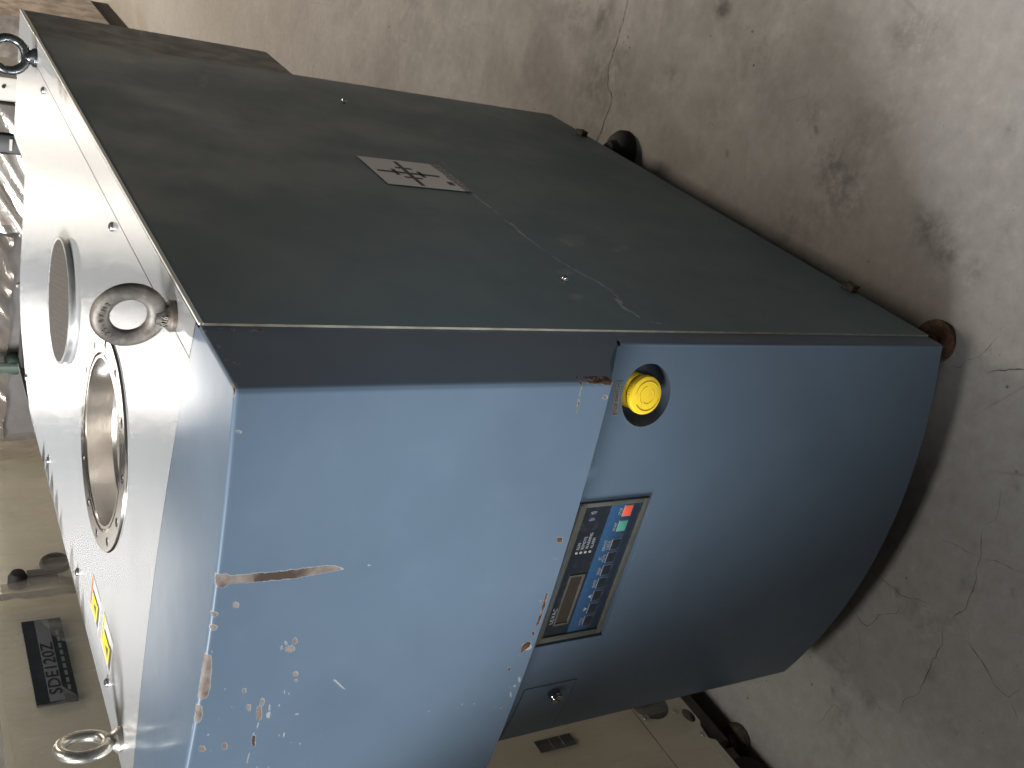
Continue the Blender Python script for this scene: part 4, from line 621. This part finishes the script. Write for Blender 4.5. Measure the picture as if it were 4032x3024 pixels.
# eye bolts
def eyebolt(x, y, rz, mat, label, RB=0.0076, flat=1.0):
    R_, r_ = 0.0268, RB; zc = ZT + 0.0430; M_ = T(x, y, 0) @ Matrix.Rotation(rz, 4, 'Z'); V = []; F = []; nu, nv = 64, 20
    for i in range(nu):                                   # ring stands in its local XZ plane
        a = 2 * math.pi * i / nu; low = max(0, -math.sin(a)) ** 6
        for j in range(nv):
            b = 2 * math.pi * j / nv; rr = r_ * (1 + 0.10 * low); V.append(M_ @ Vector(((R_ + rr * math.cos(b)) * math.cos(a), rr * flat * math.sin(b), zc + (R_ + rr * math.cos(b)) * math.sin(a))))
    F = [(i * nv + j, ((i + 1) % nu) * nv + j, ((i + 1) % nu) * nv + (j + 1) % nv, i * nv + (j + 1) % nv) for i in range(nu) for j in range(nv)]
    e_ = mesh('eye_bolt', V, F, mat, pump, True, label=label)
    prof = [(0.0155, 0.0), (0.0160, 0.001), (0.0160, 0.0045), (0.0150, 0.006), (0.0118, 0.009), (0.0098, 0.014), (0.0090, 0.019), (0.0, 0.020)]
    lathe('bolt_shoulder', prof, mat, e_, 32, T(x, y, ZT + 0.0003))
    return e_, M_, zc
e1, M1, zc = eyebolt(-0.031, 0.083, -0.13, 'old_eyebolt', 'worn brown ring bolt at the front right corner', 0.0092, 0.62)
for ch, a in (('1', 2.55), ('9', 2.33), ('6', 2.12), ('-', 1.95), ('0', 1.72), ('7', 1.50), ('N', 1.20), ('2', 0.98)):   # raised casting marks
    p = M1 @ Vector((0.0262 * math.cos(a), -0.0054, zc + 0.0262 * math.sin(a))); ux = M1.to_3x3() @ Vector((math.sin(a), 0, -math.cos(a))); uy = M1.to_3x3() @ Vector((math.cos(a), 0, math.sin(a)))
    text('casting_mark', ch, 0.0068, 'old_eyebolt', e1, basis(p, ux, uy), 'CENTER', 0.9, 0.0009)
p = M1 @ Vector((0.001, -0.0125, ZT + 0.0120)); text('casting_mark', 'M16', 0.0085, 'old_eyebolt', e1, basis(p, M1.to_3x3() @ Vector((1, 0, 0)), (M1.to_3x3() @ Vector((0, 0.35, 0.94)))), 'CENTER', 0.9, 0.0010)
eyebolt(-0.609, 0.083, 1.934, 'zinc_bolt', 'shiny ring bolt at the front left corner')
eyebolt(-0.031, 1.086, 0.40, 'dark_eyebolt', 'dark ring bolt at the rear right corner')
# feet
for x, y in ((-0.030, 0.044), (-PW + 0.03, 0.044)):
    f_ = lathe('levelling_foot', [(0, 0.022), (0.010, 0.022), (0.012, 0.015), (0.028, 0.011), (0.0345, 0.009), (0.0355, 0.004), (0.034, 0.0), (0, 0)], 'rust', pump, 40, T(x, y, 0.0005), label='rusty round levelling foot')
    lathe('foot_stem', [(0.007, 0.02), (0.007, 0.09)], 'rust_dark', f_, 14, T(x, y, 0))
for x, y in ((-0.018, 0.945), (-PW + 0.018, 0.945)):
    w_ = lathe('rubber_foot', [(0, 0.045), (0.018, 0.044), (0.024, 0.03), (0.040, 0.022), (0.0465, 0.012), (0.047, 0.0), (0, 0)], 'black_rubber', pump, 40, T(x, y, 0.0005), label='black round foot')
    lathe('foot_stem', [(0.008, 0.04), (0.008, 0.099)], 'rust_dark', w_, 14, T(x, y, 0))

# ------------------------------------------------------------ neighbouring machines
def wrinkle(name, o, ux, uy, w, h, step, amp, mat, parent, seed=0.0, ragged=0.0, label=None, stretch=(3, 14)):
    """loose plastic film: a grid o+u*ux+v*uy pushed in and out along the normal"""
    ux, uy = Vector(ux), Vector(uy); nz = ux.cross(uy); nu, nv = max(2, int(w / step)), max(2, int(h / step)); V = []
    for j in range(nv + 1):
        for i in range(nu + 1):
            u, v = w * i / nu, h * j / nv; a = u * 0.85 + v * 0.52; b = -u * 0.52 + v * 0.85
            d = amp * (abs(noise.noise(Vector((a * stretch[0], b * stretch[1], seed)))) * 1.2 + 0.5 * noise.noise(Vector((a * stretch[0] * 3, b * stretch[1] * 2.5, seed + 5))))
            vv = v + (ragged * noise.noise(Vector((u * 14, seed, 0))) if j == 0 else 0)
            V.append(Vector(o) + ux * u + uy * vv + nz * (amp * 0.7 + d))
    F = [(j * (nu + 1) + i, j * (nu + 1) + i + 1, (j + 1) * (nu + 1) + i + 1, (j + 1) * (nu + 1) + i) for j in range(nv) for i in range(nu)]
    return mesh(name, V, F, mat, parent, True, label=label)
XB = -0.889
B = thing('wrapped_cabinet', (-1.17, 0.0, 0), 'cream metal cabinet under clear film with dark model plate, close beside the blue pump', 'cabinet')
sheet('side_panel', [(-2.3, 0.205), (0.715, 0.205), (0.715, 1.27), (-2.3, 1.27)], [], 'cream_sheet', lambda u, v: (XB, u, v), B)
low = sheet('lower_panel', [(-2.3, 0.080), (0.05, 0.080), (0.058, 0.092), (0.088, 0.088), (0.10, 0.080), (0.715, 0.080), (0.715, 0.2035), (-2.3, 0.2035)], [circ(0.166, 0.160, 0.040, 40), [(0.118 + 0.017 * math.cos(a), 0.083 + 0.012 * math.sin(a) + 0.012) for a in np.linspace(0, 2 * math.pi, 20)[:-1]]], 'cream_sheet', lambda u, v: (XB + 0.0006, u, v), B)
box('cabinet_body', -1.46, XB - 0.012, -2.295, 0.710, 0.09, 1.268, 'base_dark', B)
box('cabinet_end', -1.46, XB - 0.0005, 0.712, 0.7155, 0.08, 1.27, 'cream_sheet', B)
box('base_rail', -1.46, XB - 0.003, 0.045, 0.7, 0.050, 0.0795, 'base_dark', B, bev=0.002); box('base_rail', -1.46, XB - 0.012, -2.29, 0.035, 0.045, 0.072, 'base_dark', B, bev=0.002)
for y, z in ((0.134, 0.116), (0.136, 0.190), (0.069, 0.098)):
    lathe('screw', [(0.0065, 0), (0.006, 0.002), (0.003, 0.003), (0, 0.003)], 'screw_steel', B, 14, basis((XB + 0.0008, y, z), (0, 1, 0), (0, 0, 1)))
ft = lathe('levelling_foot', [(0, 0.03), (0.012, 0.03), (0.014, 0.018), (0.030, 0.012), (0.034, 0.004), (0.033, 0), (0, 0)], 'rust_dark', B, 28, T(-0.918, 0.058, 0.0005)); lathe('foot_stem', [(0.008, 0.02), (0.008, 0.06)], 'rust_dark', ft, 12, T(-0.918, 0.058, 0))
lathe('caster_wheel', [(0, -0.017), (0.03, -0.017), (0.045, -0.014), (0.05, -0.008), (0.05, 0.008), (0.045, 0.014), (0.03, 0.017), (0, 0.017)], 'black_rubber', B, 36, basis((-0.915, -0.035, 0.051), (0, 1, 0), (0, 0, 1)))
np_ = box('name_plate', XB + 0.0005, XB + 0.0018, 0.1185, 0.1445, ZT - 0.815, ZT - 0.737, 'name_plate', B)
for z in (0.766, 0.790): box('plate_line', XB + 0.0016, XB + 0.0022, 0.119, 0.144, ZT - z - 0.0008, ZT - z + 0.0008, 'name_strip', np_)
mp = box('model_plate', XB - 0.003, XB + 0.0055, 0.432, 0.630, ZT - 0.025, ZT + 0.037, 'name_plate', B, label='dark plate lettered SDE120Z')
box('plate_band', XB + 0.0050, XB + 0.0061, 0.434, 0.628, ZT - 0.005, ZT + 0.017, 'name_strip', mp)
MB_ = basis((XB + 0.0064, 0.448, ZT + 0.0055), (0, 1, 0), (0, 0, 1)); text('plate_lettering', 'SDE120Z', 0.027, 'print_black', mp, MB_, 'LEFT', 1.18)
for i in range(9): box('plate_small_print', XB + 0.0054, XB + 0.0058, 0.455 + i * 0.0165, 0.466 + i * 0.0165, ZT - 0.017, ZT - 0.0125, 'name_strip', mp)
wrinkle('plastic_film', (XB + 0.002, -0.40, 0.10), (0, 1, 0), (0, 0, 1), 1.08, 1.16, 0.02, 0.003, 'clear_film', B, 1.0, 0.01)
wrinkle('plastic_film', (XB + 0.002, 0.675, 0.30), (0, 1, 0), (0, 0, 1), 0.05, 0.96, 0.008, 0.016, 'bunched_film', B, 3.0)

C_ = thing('wrapped_cabinet', (-1.2, 1.06, 0), 'brownish film-wrapped cabinet with a round port, seen behind the cream cabinet', 'cabinet')
XC = -0.95
box('cabinet_body', -1.5, XC, 0.775, 1.322, 0.08, 1.23, 'cream_sheet', C_, bev=0.004)
for a, b in ((0.79, 0.9), (1.2, 1.3)): box('base_rail', -1.48, XC - 0.02, a, b, 0.0, 0.08, 'base_dark', C_)
pt = lathe('port_ring', [(0.018, 0.0), (0.019, 0.008), (0.024, 0.010), (0.028, 0.006), (0.029, 0)], 'black_rubber', C_, 32, basis((XC, 0.861, ZT - 0.053), (0, 1, 0), (0, 0, 1))); lathe('port_cap', [(0.018, 0.002), (0, 0.002)], 'dark_frame', pt, 24, basis((XC, 0.861, ZT - 0.053), (0, 1, 0), (0, 0, 1)))
lathe('knob', [(0, 0.03), (0.012, 0.028), (0.017, 0.018), (0.017, 0.0)], 'black_rubber', C_, 24, basis((XC, 0.812, ZT + 0.020), (0, 1, 0), (0, 0, 1)))
for y0, y1 in ((0.806, 0.824), (0.829, 0.847)): box('socket', XC - 0.002, XC + 0.003, y0, y1, ZT - 0.052, ZT + 0.0, 'dark_frame', C_)
wrinkle('plastic_film', (XC + 0.003, 0.78, 0.3), (0, 1, 0), (0, 0, 1), 0.54, 0.93, 0.02, 0.008, 'clear_film', C_, 9.0)
wrinkle('plastic_film', (XC + 0.004, 1.22, 0.3), (0, 1, 0), (0, 0, 1), 0.10, 0.93, 0.01, 0.014, 'bunched_film', C_, 12.0)

D_ = thing('wrapped_machine', (-0.95, 2.1, 0), 'dark machine in crinkled film with a green pipe, behind the steel top plate', 'machine')
box('machine_body', -1.30, -0.632, 1.80, 2.5, 0.09, 1.19, 'dark_frame', D_, bev=0.01); box('base_rail', -1.28, -0.64, 1.82, 2.48, 0, 0.09, 'base_dark', D_)
tube('pipe', [(-0.995, 1.75, 0.2), (-0.995, 1.75, 1.2)], 0.014, 'green_pipe', D_, 12); tube('pipe', [(-0.995, 1.75, 1.10), (-0.995, 1.80, 1.10)], 0.022, 'green_pipe', D_, 12)
wrinkle('plastic_film', (-1.30, 1.797, 1.115), (1, 0, 0), (0, 0, 1), 0.66, 0.07, 0.010, 0.02, 'brown_film', D_, 21.0, 0.02, stretch=(4, 22))
for x in (-0.64, -0.78): lathe('bolt', [(0, 0.006), (0.006, 0.005), (0.007, 0)], 'screw_steel', D_, 12, basis((x, 1.799, 1.095), (1, 0, 0), (0, 0, 1)))

E_ = thing('wrapped_bundle', (-0.53, 2.0, 0), 'bundle tightly wrapped in pale shiny film, behind the rear edge of the pump', 'bundle')
box('bundle_core', -0.625, -0.430, 1.80, 2.3, 0.0, 1.19, 'brown_carton', E_, bev=0.02)
wrinkle('plastic_film', (-0.628, 1.798, 0.6), (1, 0, 0), (0, 0, 1), 0.20, 0.59, 0.008, 0.025, 'silver_film', E_, 31.0, stretch=(3, 30))
K_ = thing('black_box', (-0.40, 1.9, 0), 'black box with a light strip standing beside the pale wrapped bundle', 'box')
box('box_body', -0.428, -0.382, 1.78, 2.0, 0.0, 1.19, 'black_plastic', K_, bev=0.003); box('box_strip', -0.418, -0.390, 1.7755, 1.781, 1.128, 1.134, 'white_board', K_)
L_ = thing('wrapped_post', (-0.345, 1.9, 0), 'dark narrow post under grey film between black box and pale case', 'post')
box('post_body', -0.378, -0.312, 1.80, 1.95, 0.0, 1.19, 'dark_frame', L_, bev=0.004); wrinkle('plastic_film', (-0.378, 1.797, 0.8), (1, 0, 0), (0, 0, 1), 0.066, 0.39, 0.006, 0.010, 'bunched_film', L_, 41.0)
H_ = thing('pale_case', (-0.28, 1.9, 0), 'pale case behind the dark ring bolt', 'case')
box('case_body', -0.308, -0.250, 1.80, 2.0, 0.0, 1.19, 'white_board', H_, bev=0.006); lathe('latch', [(0, 0.004), (0.004, 0.004), (0.004, 0)], 'black_plastic', H_, 12, basis((-0.272, 1.799, 1.150), (1, 0, 0), (0, 0, 1)))
F_ = thing('pallet_load', (-1.6, 6.2, 0), 'film-wrapped beige load on a black base, far back beside the open floor', 'pallet load')
box('load', -2.6, -0.86, 5.6, 6.8, 0.14, 1.5, 'wrap_grey', F_, bev=0.02); box('base', -2.6, -0.90, 5.62, 6.7, 0.0, 0.135, 'black_rubber', F_); 
wrinkle('plastic_film', (-2.0, 5.59, 0.13), (1, 0, 0), (0, 0, 1), 1.13, 0.35, 0.03, 0.05, 'silver_film', F_, 51.0, 0.03)
lathe('caster_wheel', [(0, -0.03), (0.08, -0.03), (0.09, 0), (0.08, 0.03), (0, 0.03)], 'black_rubber', F_, 28, basis((-0.85, 5.45, 0.091), (0, 1, 0), (0, 0, 1)))
